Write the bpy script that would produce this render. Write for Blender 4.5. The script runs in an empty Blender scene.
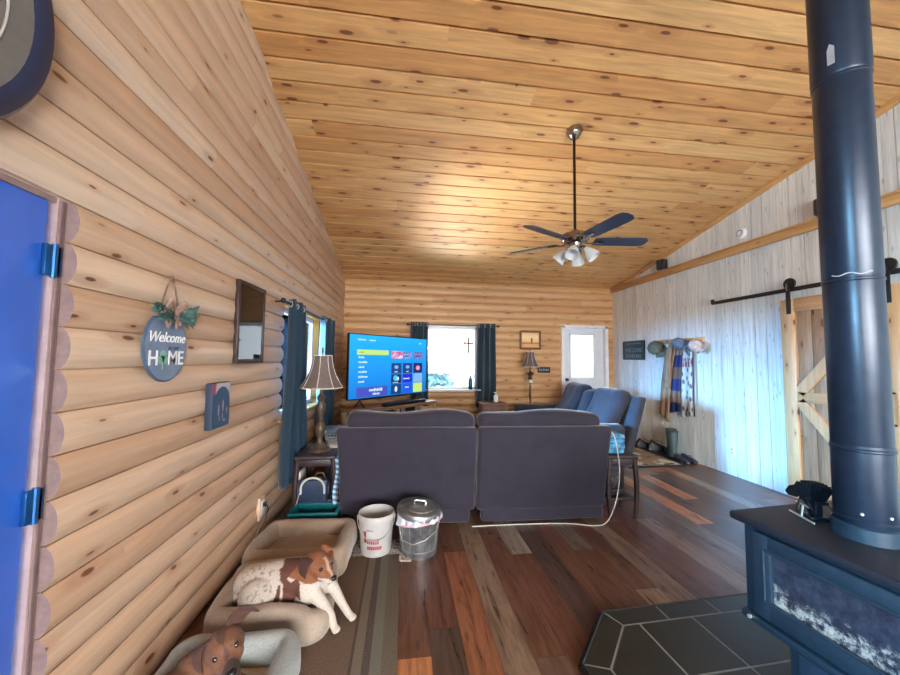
import bpy, bmesh, math, random
from mathutils import Vector, Matrix, Euler, noise
random.seed(7)
PI = math.pi
scene = bpy.context.scene
COL = scene.collection
V = Vector

# ------------------------------------------------------------------ helpers
def lin(c):
    return tuple(((x/255)/12.92 if x/255 <= .04045 else ((x/255+.055)/1.055)**2.4) for x in c)

def tag(o, label=None, cat=None, group=None, kind=None):
    if label: o['label'] = label
    if cat: o['category'] = cat
    if group: o['group'] = group
    if kind: o['kind'] = kind
    return o

def thing(name, label, cat, loc=(0, 0, 0), rz=0.0, group=None):
    o = bpy.data.objects.new(name, None)
    o.empty_display_size = .05
    o.location = loc; o.rotation_euler = (0, 0, rz)
    COL.objects.link(o)
    return tag(o, label, cat, group)

def copy_tree(o, parent=None):
    c = o.copy(); COL.objects.link(c)
    if parent is not None: c.parent = parent
    for ch in list(o.children): copy_tree(ch, c)
    return c

class MB:
    """collects shapes into one bmesh"""
    def __init__(s): s.bm = bmesh.new(); s.slot = 0
    def _done(s, vs, M=None):
        if M is not None:
            for v in vs: v.co = M @ v.co
    def face(s, vs):
        try:
            f = s.bm.faces.new(vs); f.material_index = s.slot; return f
        except ValueError: return None
    def box(s, c, size, bev=0.0, M=None, seg=2):
        t = bmesh.new()
        bmesh.ops.create_cube(t, size=1)
        for v in t.verts: v.co = V((v.co.x*size[0], v.co.y*size[1], v.co.z*size[2]))
        if bev > 0:
            bmesh.ops.bevel(t, geom=list(t.edges), offset=min(bev, min(size)*.45), segments=seg, profile=.5, affect='EDGES')
        s._merge(t, V(c), M); return s
    def _merge(s, t, c=V((0, 0, 0)), M=None):
        mp = {}
        for v in t.verts:
            p = v.co + c if M is None else c + (M @ v.co)
            mp[v] = s.bm.verts.new(p)
        for f in t.faces:
            s.face([mp[v] for v in f.verts])
        t.free()
    def ring(s, c, ax1, ax2, r, n):
        return [s.bm.verts.new(c + ax1*(math.cos(2*PI*i/n)*r) + ax2*(math.sin(2*PI*i/n)*r)) for i in range(n)]
    def skin(s, rings, cap=True, closed=False):
        n = len(rings[0])
        L = len(rings)
        for k in range(L if closed else L-1):
            a, b = rings[k], rings[(k+1) % L]
            for i in range(n):
                s.face([a[i], a[(i+1) % n], b[(i+1) % n], b[i]])
        if cap and not closed:
            s.face(list(reversed(rings[0]))); s.face(rings[-1])
        return s
    def tube(s, pts, r, n=10, cap=True, closed=False, flat=None):
        """r: number or list. flat: (a,b) scale of the two cross axes"""
        pts = [V(p) for p in pts]; L = len(pts)
        rr = r if isinstance(r, (list, tuple)) else [r]*L
        rings = []; prev = None
        for i, p in enumerate(pts):
            if closed: t = pts[(i+1) % L]-pts[i-1]
            else: t = pts[min(i+1, L-1)]-pts[max(i-1, 0)]
            t.normalize()
            if prev is None:
                up = V((0, 0, 1)) if abs(t.z) < .9 else V((0, 1, 0))
                a = t.cross(up).normalized()
            else:
                a = (prev - t*prev.dot(t)).normalized()
            prev = a; b = t.cross(a)
            fa, fb = flat or (1, 1)
            rings.append(s.ring(p, a*fa, b*fb, rr[i], n))
        return s.skin(rings, cap, closed)
    def cyl(s, p0, p1, r0, r1=None, n=20):
        return s.tube([p0, p1], [r0, r0 if r1 is None else r1], n)
    def lathe(s, prof, c=(0, 0, 0), n=24, M=None, cap=True):
        c = V(c); rings = []
        for (r, z) in prof:
            rg = []
            for i in range(n):
                p = V((math.cos(2*PI*i/n)*max(r, 1e-4), math.sin(2*PI*i/n)*max(r, 1e-4), z))
                if M is not None: p = M @ p
                rg.append(s.bm.verts.new(c+p))
            rings.append(rg)
        return s.skin(rings, cap)
    def ell(s, c, r, M=None, n=16, e=1.0):
        t = bmesh.new()
        bmesh.ops.create_uvsphere(t, u_segments=n, v_segments=max(6, n//2+2), radius=1)
        f = lambda x: math.copysign(abs(x)**e, x)
        for v in t.verts:
            v.co = V((f(v.co.x)*r[0], f(v.co.y)*r[1], f(v.co.z)*r[2]))
        s._merge(t, V(c), M); return s
    def prism(s, poly, o, ax, ay, ext):
        """poly of 2d points, plane origin o with axes ax, ay, extruded by vector ext"""
        o, ax, ay, ext = V(o), V(ax), V(ay), V(ext)
        a = [s.bm.verts.new(o+ax*x+ay*y) for x, y in poly]
        b = [s.bm.verts.new(o+ax*x+ay*y+ext) for x, y in poly]
        n = len(poly)
        for i in range(n): s.face([a[i], a[(i+1) % n], b[(i+1) % n], b[i]])
        s.face(list(reversed(a))); s.face(b)
        return s
    def rbox(s, c, size, r, n=6, fn=None, M=None, m=3):
        """rounded box with even grid so that it can be bulged / wrinkled by fn(local)->offset"""
        h = V(size)*.5; r = min(r, min(h)*.98)
        def ts(hh):
            inner = hh-r
            a = [-hh+r*(1-math.cos(PI/2*i/m)) for i in range(m)]
            b = [-inner+2*inner*i/n for i in range(n+1)]
            return a+b+[-x for x in reversed(a)]
        tx, ty, tz = ts(h.x), ts(h.y), ts(h.z)
        t = bmesh.new(); cache = {}
        def vert(p):
            k = (round(p[0], 5), round(p[1], 5), round(p[2], 5))
            if k in cache: return cache[k]
            q = V(p); inn = V([max(-(h[i]-r), min(h[i]-r, q[i])) for i in range(3)])
            d = q-inn
            if d.length > 1e-9: q = inn+d.normalized()*r
            if fn: q = q+V(fn(q))
            cache[k] = t.verts.new(q); return cache[k]
        def grid(A, B, mk, flip):
            for i in range(len(A)-1):
                for j in range(len(B)-1):
                    vs = [vert(mk(A[i], B[j])), vert(mk(A[i+1], B[j])), vert(mk(A[i+1], B[j+1])), vert(mk(A[i], B[j+1]))]
                    if flip: vs.reverse()
                    if len(set(vs)) == 4:
                        try: t.faces.new(vs)
                        except ValueError: pass
        grid(tx, ty, lambda a, b: (a, b, h.z), False); grid(tx, ty, lambda a, b: (a, b, -h.z), True)
        grid(ty, tz, lambda a, b: (h.x, a, b), False); grid(ty, tz, lambda a, b: (-h.x, a, b), True)
        grid(tx, tz, lambda a, b: (a, -h.y, b), False); grid(tx, tz, lambda a, b: (a, h.y, b), True)
        s._merge(t, V(c), M); return s
    def surf(s, fn, nu, nv):
        g = [[s.bm.verts.new(V(fn(i/nu, j/nv))) for j in range(nv+1)] for i in range(nu+1)]
        for i in range(nu):
            for j in range(nv): s.face([g[i][j], g[i+1][j], g[i+1][j+1], g[i][j+1]])
        return s
    def mesh(s, name, angle=35, recalc=True):
        if recalc: bmesh.ops.recalc_face_normals(s.bm, faces=s.bm.faces)
        me = bpy.data.meshes.new(name); s.bm.to_mesh(me); s.bm.free()
        if angle is not None and len(me.polygons):
            me.polygons.foreach_set('use_smooth', [True]*len(me.polygons))
            me.set_sharp_from_angle(angle=math.radians(angle))
        return me
    def build(s, name, mat, parent=None, angle=35, recalc=True):
        me = s.mesh(name, angle, recalc)
        for m in (mat if isinstance(mat, (list, tuple)) else [mat]): me.materials.append(m)
        o = bpy.data.objects.new(name, me); COL.objects.link(o)
        if parent is not None: o.parent = parent
        return o

def solidify(o, t, offset=0):
    m = o.modifiers.new('thickness', 'SOLIDIFY'); m.thickness = t; m.offset = offset
    return o
def subsurf(o, n=1):
    m = o.modifiers.new('smooth', 'SUBSURF'); m.levels = n; m.render_levels = n
    return o

def text_mesh(txt, size, ext=.001, shear=0.0, bold=0.0, spacing=1.0, align='CENTER'):
    cu = bpy.data.curves.new('lettering', 'FONT')
    cu.body = txt; cu.size = size; cu.extrude = ext; cu.shear = shear; cu.offset = bold
    cu.align_x = align; cu.align_y = 'CENTER'; cu.space_character = spacing; cu.resolution_u = 4
    o = bpy.data.objects.new('lettering', cu); COL.objects.link(o)
    bpy.context.view_layer.update()
    me = bpy.data.meshes.new_from_object(o.evaluated_get(bpy.context.evaluated_depsgraph_get()))
    bpy.data.objects.remove(o); bpy.data.curves.remove(cu)
    return me
def text(name, txt, size, M, mat, parent, **kw):
    """M maps text x,y,z to the parent's space"""
    me = text_mesh(txt, size, **kw); me.transform(M); me.name = name
    me.materials.clear(); me.materials.append(mat)
    o = bpy.data.objects.new(name, me); COL.objects.link(o); o.parent = parent
    return o
def frame_M(o, ax, ay):
    ax = V(ax).normalized(); ay = V(ay).normalized(); az = ax.cross(ay)
    M = Matrix((ax, ay, az)).transposed().to_4x4(); M.translation = V(o)
    return M
def smooth_curve(pts, n=6):
    """smooth curve through the points"""
    P = [V(p) for p in pts]; P = [P[0]*2-P[1]]+P+[P[-1]*2-P[-2]]; out = []
    for i in range(1, len(P)-2):
        for k in range(n):
            t = k/n; a, b, c, d = P[i-1], P[i], P[i+1], P[i+2]
            out.append(.5*((2*b)+(c-a)*t+(2*a-5*b+4*c-d)*t*t+(3*b-a-3*c+d)*t**3))
    return out+[P[-2]]
def wob(p, f=6.0, a=.01, seed=0.0):
    q = V(p)*f+V((seed, seed*1.7, seed*2.3))
    return noise.noise_vector(q)*a

# ------------------------------------------------------------------ materials
class NT:
    def __init__(s, name):
        s.m = bpy.data.materials.new(name); s.m.use_nodes = True
        s.t = s.m.node_tree; s.n = s.t.nodes; s.l = s.t.links
        s.b = s.n['Principled BSDF']
        s.tc = None
    def coord(s, kind='Object'):
        if not s.tc: s.tc = s.n.new('ShaderNodeTexCoord')
        return s.tc.outputs[kind]
    def link(s, a, b): s.l.new(a, b)
    def val(s, x, sock):
        if hasattr(x, 'is_output') or isinstance(x, bpy.types.NodeSocket): s.l.new(x, sock)
        else: sock.default_value = x
    def math(s, op, a, b=0.0, c=0.0, clamp=False):
        k = s.n.new('ShaderNodeMath'); k.operation = op; k.use_clamp = clamp
        s.val(a, k.inputs[0]); s.val(b, k.inputs[1]); s.val(c, k.inputs[2]); return k.outputs[0]
    def sep(s, v):
        k = s.n.new('ShaderNodeSeparateXYZ'); s.l.new(v, k.inputs[0]); return k.outputs
    def comb(s, x, y=0.0, z=0.0):
        k = s.n.new('ShaderNodeCombineXYZ')
        for i, q in enumerate((x, y, z)): s.val(q, k.inputs[i])
        return k.outputs[0]
    def noise(s, vec, scale=5.0, detail=3.0, rough=.5, dist=0.0):
        k = s.n.new('ShaderNodeTexNoise'); s.l.new(vec, k.inputs['Vector'])
        k.inputs['Scale'].default_value = scale; k.inputs['Detail'].default_value = detail
        k.inputs['Roughness'].default_value = rough; k.inputs['Distortion'].default_value = dist
        return k.outputs['Fac']
    def voro(s, vec, scale=1.0, out='Distance', feature='F1', rnd=1.0):
        k = s.n.new('ShaderNodeTexVoronoi'); s.l.new(vec, k.inputs['Vector']); k.feature = feature; k.voronoi_dimensions = '2D'
        k.inputs['Scale'].default_value = scale; k.inputs['Randomness'].default_value = rnd
        return k.outputs[out]
    def white(s, vec, out='Value'):
        k = s.n.new('ShaderNodeTexWhiteNoise'); k.noise_dimensions = '3D'; s.l.new(vec, k.inputs['Vector']); return k.outputs[out]
    def ramp(s, f, stops, interp='LINEAR'):
        k = s.n.new('ShaderNodeValToRGB'); k.color_ramp.interpolation = interp
        e = k.color_ramp.elements
        while len(e) < len(stops): e.new(.5)
        for i, (p, c) in enumerate(stops):
            e[i].position = p; e[i].color = (*lin(c), 1) if len(c) == 3 else c
        s.val(f, k.inputs[0]); return k.outputs[0]
    def mix(s, f, a, b, mode='MIX'):
        k = s.n.new('ShaderNodeMix'); k.data_type = 'RGBA'; k.blend_type = mode
        s.val(f, k.inputs[0])
        for i, q in ((6, a), (7, b)):
            if isinstance(q, tuple): k.inputs[i].default_value = (*lin(q), 1)
            else: s.l.new(q, k.inputs[i])
        return k.outputs[2]
    def smooth(s, x, a, b, lo=0.0, hi=1.0):
        k = s.n.new('ShaderNodeMapRange'); k.interpolation_type = 'SMOOTHSTEP'
        s.val(x, k.inputs[0])
        for i, q in enumerate((a, b, lo, hi)): k.inputs[i+1].default_value = q
        return k.outputs[0]
    def bump(s, h, strength=.2, dist=.01):
        k = s.n.new('ShaderNodeBump'); k.inputs['Strength'].default_value = strength; k.inputs['Distance'].default_value = dist
        s.l.new(h, k.inputs['Height']); s.l.new(k.outputs[0], s.b.inputs['Normal'])
    def set(s, **kw):
        for k, v in kw.items():
            sock = s.b.inputs[k.replace('_', ' ')]
            if isinstance(v, bpy.types.NodeSocket): s.l.new(v, sock)
            else: sock.default_value = v
        return s

def mk(name, col, rough=.5, metal=0.0, var=.12, scale=12.0, bump=0.0, bscale=None, sheen=0.0, spec=.5, coat=0.0):
    """plain surface with a little mottling in its own colour"""
    t = NT(name); co = t.coord()
    n = t.noise(co, scale, 4, .6)
    dark = tuple(c*(1-var) for c in col); light = tuple(min(255, c*(1+var)) for c in col)
    t.set(Base_Color=t.ramp(n, [(.25, dark), (.75, light)]), Roughness=rough, Metallic=metal)
    t.b.inputs['Specular IOR Level'].default_value = spec
    if sheen: t.b.inputs['Sheen Weight'].default_value = sheen
    if coat: t.b.inputs['Coat Weight'].default_value = coat; t.b.inputs['Coat Roughness'].default_value = .15
    if bump: t.bump(t.noise(co, bscale or scale*6, 3, .6), bump, .004)
    return t.m

def pine(name, u_ax, v_ax, w, tints, knot=(92, 52, 28), ulen=3.4, vscale=1.0, knots=1.0, rough=.42, grain=.22, kw=.06):
    """knotty pine boards running along u, boards of width w along v (same object space as the room)"""
    t = NT(name); xyz = t.sep(t.coord())
    u = xyz['XYZ'.index(u_ax)]; v = t.math('MULTIPLY', xyz['XYZ'.index(v_ax)], vscale)
    vb = t.math('DIVIDE', v, w); idx = t.math('FLOOR', vb)
    r1 = t.white(t.comb(idx, 3.7, 1.3))
    u2 = t.math('MULTIPLY_ADD', r1, 9.0, u)
    seg = t.math('FLOOR', t.math('DIVIDE', u2, ulen))
    r2 = t.white(t.comb(idx, seg, 5.1)); 
    base = t.ramp(r2, [(i/(len(tints)-1), c) for i, c in enumerate(tints)])
    off = t.math('MULTIPLY', r2, 40.0)
    # grain, disturbed round the knots
    kv = t.comb(t.math('ADD', t.math('MULTIPLY', u2, 2.6), off), t.math('MULTIPLY', v, 8.5), 0.0)
    kd = t.voro(kv, 1.0); kc = t.sep(t.voro(kv, 1.0, 'Color'))
    keep = t.smooth(kc[0], .42, .5)
    kr = t.math('MULTIPLY_ADD', kc[1], kw*2.2, kw*.8)
    kn = t.math('DIVIDE', kd, kr)
    core = t.math('MULTIPLY', t.smooth(kn, 1.05, .6), keep)
    halo = t.math('MULTIPLY', t.smooth(kn, 4.2, .8), keep)
    gv = t.comb(t.math('MULTIPLY_ADD', u2, 1.1, t.math('MULTIPLY', halo, .5)), t.math('MULTIPLY', v, 16.0), off)
    g = t.noise(gv, 1.5, 4, .55, .8)
    g2 = t.noise(t.comb(t.math('MULTIPLY', u2, 2.0), t.math('MULTIPLY', v, 70.0), off), 1.0, 3, .6)
    gg = t.math('ADD', t.math('MULTIPLY', g, .75), t.math('MULTIPLY', g2, .25))
    shade = t.ramp(gg, [(.25, tuple(255*(1-grain*1.0) for _ in range(3))), (.65, (255, 255, 255))])
    c = t.mix(1.0, base, shade, 'MULTIPLY')
    c = t.mix(t.math('MULTIPLY', halo, .30*knots), c, tuple(k*1.55 for k in knot))
    c = t.mix(t.math('MULTIPLY', core, .88*knots), c, knot)
    t.set(Base_Color=c, Roughness=rough)
    t.bump(gg, .08, .004)
    return t.m
SKY, E_LEFT, E_BACK, E_REAR, E_NEAR, EXPO = 3.6, 8000, 300, 1200, 1100, 0.2
E_GB, E_GL = 320, 450
# ------------------------------------------------------------------ room numbers (metres)
XL, XR, YB, YR = -1.115, 4.21, 6.70, -3.30
H = .14                                   # log course
RIDGE = -1.08
def ceil_z(y):
    z = 2.89+(6.7-max(y, RIDGE))*.203
    return z-(max(0, RIDGE-y))*.203

M_log_left = pine('log siding pine', 'Y', 'Z', H, [(210, 177, 150), (218, 186, 158), (200, 163, 134), (213, 180, 152), (223, 197, 172)], grain=.14, kw=.034, ulen=3.8)
M_log_back = pine('log siding pine back', 'X', 'Z', H, [(214, 168, 120), (224, 180, 132), (204, 154, 106), (218, 174, 126)], grain=.16, kw=.036, ulen=3.0)
M_ceiling = pine('ceiling pine boards', 'X', 'Y', .18, [(226, 176, 116), (218, 166, 106), (230, 184, 126), (224, 172, 112), (210, 154, 96)], knot=(96, 50, 28), grain=.22, kw=.055, ulen=4.6, rough=.55)
M_trim = pine('clear pine trim', 'Y', 'Z', .5, [(226, 178, 120), (218, 168, 108)], grain=.2, kw=.03)
M_trim_log = pine('pine casing', 'Z', 'Y', .5, [(222, 178, 96), (214, 166, 88)], grain=.15, kw=.02)

def barnwood():
    t = NT('whitewashed barn boards'); x = t.sep(t.coord())
    y, z = x[1], x[2]
    idx = t.math('FLOOR', t.math('DIVIDE', y, .135)); r = t.white(t.comb(idx, 2.2, 7.7))
    base = t.ramp(r, [(0, (216, 217, 214)), (.5, (230, 231, 228)), (1, (238, 239, 236))])
    g = t.noise(t.comb(t.math('MULTIPLY', y, 30.0), t.math('MULTIPLY', z, 1.3), t.math('MULTIPLY', r, 30.0)), 1.5, 6, .65, .6)
    c = t.mix(1.0, base, t.ramp(g, [(.22, (206, 205, 202)), (.58, (255, 255, 255))]), 'MULTIPLY')
    kd = t.voro(t.comb(t.math('MULTIPLY', y, 9.0), t.math('MULTIPLY_ADD', z, 2.2, t.math('MULTIPLY', r, 9.0)), 0.0), 1.0)
    c = t.mix(t.smooth(kd, .085, .03, 0, .5), c, (128, 120, 112))
    t.set(Base_Color=c, Roughness=.5); t.bump(g, .15, .004); return t.m
M_barn = barnwood()

def planks():
    t = NT('mixed vinyl planks'); x = t.sep(t.coord())
    W, LN = .165, 1.22
    idx = t.math('FLOOR', t.math('DIVIDE', x[0], W)); r = t.white(t.comb(idx, 1.9, 4.4))
    y2 = t.math('MULTIPLY_ADD', r, 7.0, x[1]); seg = t.math('FLOOR', t.math('DIVIDE', y2, LN))
    r2 = t.white(t.comb(idx, seg, 9.2))
    cols = [(104, 82, 70), (120, 84, 64), (146, 134, 122), (106, 70, 56), (184, 124, 84), (112, 100, 90), (142, 92, 66), (84, 66, 60), (156, 136, 114), (108, 74, 58), (134, 112, 94)]
    base = t.ramp(r2, [(i/len(cols), c) for i, c in enumerate(cols)], 'CONSTANT')
    off = t.math('MULTIPLY', r2, 50.0)
    g = t.noise(t.comb(t.math('MULTIPLY', x[0], 16.0), t.math('MULTIPLY', y2, 1.4), off), 1.5, 6, .65, 1.2)
    c = t.mix(1.0, base, t.ramp(g, [(.28, (150, 140, 134)), (.58, (255, 255, 255))]), 'MULTIPLY')
    kd = t.voro(t.comb(t.math('MULTIPLY', x[0], 7.0), t.math('MULTIPLY_ADD', y2, 2.0, off), 0.0), 1.0)
    c = t.mix(t.smooth(kd, .10, .04, 0, .5), c, (52, 38, 32))
    fx = t.math('ABSOLUTE', t.math('SUBTRACT', t.math('FRACT', t.math('DIVIDE', x[0], W)), .5))
    fy = t.math('ABSOLUTE', t.math('SUBTRACT', t.math('FRACT', t.math('DIVIDE', y2, LN)), .5))
    seam = t.math('MAXIMUM', t.smooth(fx, .488, .497), t.smooth(fy, .4978, .4995))
    c = t.mix(t.math('MULTIPLY', seam, .6), c, (34, 26, 24))
    t.set(Base_Color=c, Roughness=t.ramp(g, [(.3, (140, 140, 140)), (.7, (165, 165, 165))])); t.bump(g, .06, .003); return t.m
M_floor = planks()

M_white = mk('white painted', (226, 228, 232), .4, var=.03)
M_vinyl = mk('white vinyl', (232, 234, 236), .35, var=.02)
M_black = mk('black painted metal', (22, 23, 27), .42, var=.2, scale=30)
M_plastic_black = mk('black plastic', (20, 21, 25), .35, var=.1)
M_chrome = mk('brushed nickel', (176, 172, 166), .24, 1.0, var=.08, scale=30)
M_plain_wall = mk('plain rear wall', (206, 190, 168), .7, var=.04)

# ------------------------------------------------------------------ floor and ceiling
f = MB(); f.box(((XL+XR)/2, (YB+YR)/2, -.06), (XR-XL+.4, YB-YR+.5, .12))
tag(f.build('floor', M_floor, angle=None), kind='structure')

def groove_profile(y0, y1, w, slot, depth):
    """(s, d) along the boards' cross direction"""
    pts = []; s = y0
    while s < y1-1e-6:
        e = min(s+w, y1)
        pts += [(s+slot*.5, 0), (e-slot*.5, 0), (e-slot*.5, depth), (e+slot*.5, depth)]; s = e
    return pts
c = MB()
prof = groove_profile(RIDGE, 6.84, .18, .022, .026)
xa, xb = XL-.16, XR+.16
ring = [(y, ceil_z(y)+d) for y, d in prof]
prev = None
for y, z in ring:
    cur = (c.bm.verts.new((xa, y, z)), c.bm.verts.new((xb, y, z)))
    if prev: c.face([prev[0], cur[0], cur[1], prev[1]])
    prev = cur
top = (c.bm.verts.new((xa, 6.84, ceil_z(6.84)+.14)), c.bm.verts.new((xb, 6.84, ceil_z(6.84)+.14)))
c.face([prev[0], top[0], top[1], prev[1]])
rid = (c.bm.verts.new((xa, RIDGE, ceil_z(RIDGE)+.14)), c.bm.verts.new((xb, RIDGE, ceil_z(RIDGE)+.14)))
c.face([top[0], rid[0], rid[1], top[1]])
low = (c.bm.verts.new((xa, YR-.2, ceil_z(YR-.2)+.14)), c.bm.verts.new((xb, YR-.2, ceil_z(YR-.2)+.14)))
c.face([rid[0], low[0], low[1], rid[1]])
low2 = (c.bm.verts.new((xa, YR-.2, ceil_z(YR-.2))), c.bm.verts.new((xb, YR-.2, ceil_z(YR-.2))))
c.face([low[0], low2[0], low2[1], low[1]])
r2 = (c.bm.verts.new((xa, RIDGE, ceil_z(RIDGE))), c.bm.verts.new((xb, RIDGE, ceil_z(RIDGE))))
c.face([low2[0], r2[0], r2[1], low2[1]])
tag(c.build('ceiling', M_ceiling, angle=None), kind='structure')

# ------------------------------------------------------------------ log walls
def log_wall(name, mat, a0, a1, openings, pos, back, face_axis, inward, ztop):
    """a0..a1 along the wall; openings (a0,a1,z0,z1); face at pos bulging by inward*.03"""
    mb = MB(); n = int(math.ceil(ztop/H)); M_end_shade = mk('log end grain shaded '+face_axis, (124, 102, 100), .7, var=.1, scale=30)  # end grain, darkened to carry the shade on the cut ends
    N = 8
    for k in range(n):
        z0 = k*H; zc = z0+H/2
        spans = [(a0, a1)]
        for (o0, o1, oz0, oz1) in openings:
            if oz0 < zc < oz1:
                ns = []
                for (s0, s1) in spans:
                    if o1 <= s0 or o0 >= s1: ns.append((s0, s1)); continue
                    if o0 > s0: ns.append((s0, o0))
                    if o1 < s1: ns.append((o1, s1))
                spans = ns
        prof = [(-.014, z0), (-.014, z0+.002)]
        for i in range(N+1):
            tt = i/N
            prof.append((.004+.028*math.sin(PI*tt)**.62, z0+.0025+(H-.005)*tt))
        prof += [(-.014, z0+H-.002), (-.014, z0+H)]
        for (s0, s1) in spans:
            poly = [(pos+inward*b, z) for b, z in prof]+[(back, z0+H), (back, z0)]
            if face_axis == 'X':
                mb.prism(poly, (0, s0, 0), (1, 0, 0), (0, 0, 1), (0, s1-s0, 0))
            else:
                mb.prism(poly, (s0, 0, 0), (0, 1, 0), (0, 0, 1), (s1-s0, 0, 0))
    o = mb.build(name, [mat, M_end_shade], angle=30)
    for p_ in o.data.polygons:
        if abs(p_.normal[1 if face_axis == 'X' else 0]) > .95: p_.material_index = 1
    return tag(o, kind='structure')
LW = (3.42, 4.92, .84, 1.96)       # window in the log wall on the left (y0,y1,z0,z1)
LD = (.33, 1.32, 0, 1.96)          # door beside the camera
LW2 = (-2.4, -.7, .56, 2.10)       # unseen window added behind the camera for blue fill light
BW = (.40, 1.44, .84, 2.10)        # back window
BD = (3.10, 4.08, 0, 2.10)         # back door
log_wall('wall_left', M_log_left, YR-.1, YB+.02, [LW, LD, LW2], XL, XL-.17, 'X', 1, 4.62)
log_wall('wall_back', M_log_back, XL-.15, XR+.15, [BW, BD], YB, YB+.17, 'Y', -1, 3.05)

# right wall: vertical whitewashed boards
w = MB(); rnd = random.Random(3)
ys = [YR-.1]
while ys[-1] < YB+.1: ys.append(ys[-1]+rnd.choice([.09, .12, .135, .135, .165]))
for z0, z1 in ((0, .878), (.882, 4.62)):
    prev = None
    for i in range(len(ys)-1):
        for (y, d) in ((ys[i]+.004, 0), (ys[i+1]-.004, 0), (ys[i+1]-.0035, .012), (ys[i+1]+.0035, .012)):
            cur = (w.bm.verts.new((XR+d, y, z0)), w.bm.verts.new((XR+d, y, z1)))
            if prev: w.face([prev[0], cur[0], cur[1], prev[1]])
            prev = cur
w.box((XR+.09, (YB+YR)/2, 2.31), (.16, YB-YR+.3, 4.62))
tag(w.build('wall_right', M_barn, angle=None, recalc=False), kind='structure')

# rear wall (behind the camera) with unseen glazed openings added to let fill light in
RO = [(-.75, .35, .35, 2.3), (.6, 2.6, .08, 2.25), (2.85, 3.95, .35, 2.3)]
rw = MB()
xs = [XL-.15]+[q for o in RO for q in o[:2]]+[XR+.15]
for i in range(0, len(xs), 2):
    rw.box(((xs[i]+xs[i+1])/2, YR-.08, 2.2), (xs[i+1]-xs[i], .16, 4.4))
for o in RO:
    if o[2] > 0: rw.box(((o[0]+o[1])/2, YR-.08, o[2]/2), (o[1]-o[0], .16, o[2]))
    rw.box(((o[0]+o[1])/2, YR-.08, (o[3]+4.4)/2), (o[1]-o[0], .16, 4.4-o[3]))
tag(rw.build('wall_rear', M_plain_wall, angle=None), kind='structure')

def glass_mat(name='clear glass', ior=1.3):
    t = NT(name)
    t.set(Base_Color=(.97, .985, 1, 1), Roughness=0.0, IOR=1.01, Transmission_Weight=1.0)
    t.n.remove(t.b)
    tr = t.n.new('ShaderNodeBsdfTransparent'); tr.inputs[0].default_value = (.96, .98, .99, 1)
    gl = t.n.new('ShaderNodeBsdfGlossy'); gl.inputs['Roughness'].default_value = .02
    fr = t.n.new('ShaderNodeFresnel'); fr.inputs[0].default_value = ior
    mx = t.n.new('ShaderNodeMixShader')
    t.l.new(fr.outputs[0], mx.inputs[0]); t.l.new(tr.outputs[0], mx.inputs[1]); t.l.new(gl.outputs[0], mx.inputs[2])
    t.l.new(mx.outputs[0], t.n['Material Output'].inputs[0])
    return t.m
M_glass = glass_mat()

def window(name, axis, a0, a1, z0, z1, pos, out, inn, mats, mull=True, casing=.07, sill=True):
    """vinyl window in an opening; pos = plane of the sash; out = +-1 outward direction; inn = plane of the casing on the wall face"""
    P = (lambda a, d, z: (d, a, z)) if axis == 'X' else (lambda a, d, z: (a, d, z))
    S = (lambda la, ld, lz: (ld, la, lz)) if axis == 'X' else (lambda la, ld, lz: (la, ld, lz))
    fr = MB(); t = .05
    ac, zc = (a0+a1)/2, (z0+z1)/2
    for a in (a0+t/2, a1-t/2): fr.box(P(a, pos, zc), S(t, .06, z1-z0), .006)
    for z in (z0+t/2, z1-t/2): fr.box(P(ac, pos, z), S(a1-a0, .06, t), .006)
    if mull: fr.box(P(ac, pos, zc), S(.045, .05, z1-z0-.08), .006)
    root = fr.build(name, mats[0]); tag(root, kind='structure')
    g = MB(); g.box(P(ac, pos, zc), S(a1-a0-.08, .006, z1-z0-.08)); g.build('window_pane', M_glass, root)
    cs = MB(); j = abs(inn-pos)
    mid = (inn+pos)/2
    for a in (a0-.008, a1+.008): cs.box(P(a, mid, zc), S(.018, j, z1-z0))
    cs.box(P(ac, mid, z1+.008), S(a1-a0+.03, j, .018)); cs.box(P(ac, mid, z0-.008), S(a1-a0+.03, j, .018))
    if casing:
        for a in (a0-casing/2, a1+casing/2): cs.box(P(a, inn, zc), S(casing, .022, z1-z0+2*casing), .004)
        for z in (z0-casing/2, z1+casing/2): cs.box(P(ac, inn, z), S(a1-a0+2*casing, .022, casing), .004)
    cs.build('window_casing', mats[1], root)
    if sill:
        sl = MB(); sl.box(P(ac, inn-out*.03, z0+.004), S(a1-a0+.1, .1, .02), .005); sl.build('window_sill', mats[1], root)
    return root
window('window_1', 'Y', BW[0]+.02, BW[1]-.02, BW[2]+.02, BW[3]-.04, YB+.08, 1, YB-.036, (M_vinyl, M_white), mull=False, casing=.03)
window('window_2', 'X', LW[0]+.02, LW[1]-.02, LW[2]+.02, LW[3]-.02, XL-.10, -1, XL-.002, (M_vinyl, M_trim_log), casing=0)
window('window_6', 'X', LW2[0]+.02, LW2[1]-.02, LW2[2]+.02, LW2[3]-.02, XL-.10, -1, XL+.036, (M_vinyl, M_trim_log), casing=.05)  # added window, out of view
for i, o in enumerate(RO):
    window('window_%d' % (3+i), 'Y', o[0]+.01, o[1]-.01, o[2]+.01, o[3]-.01, YR-.08, -1, YR+.01, (M_vinyl, M_white), sill=False)  # added windows, out of view, openings for the rear fill

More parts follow.
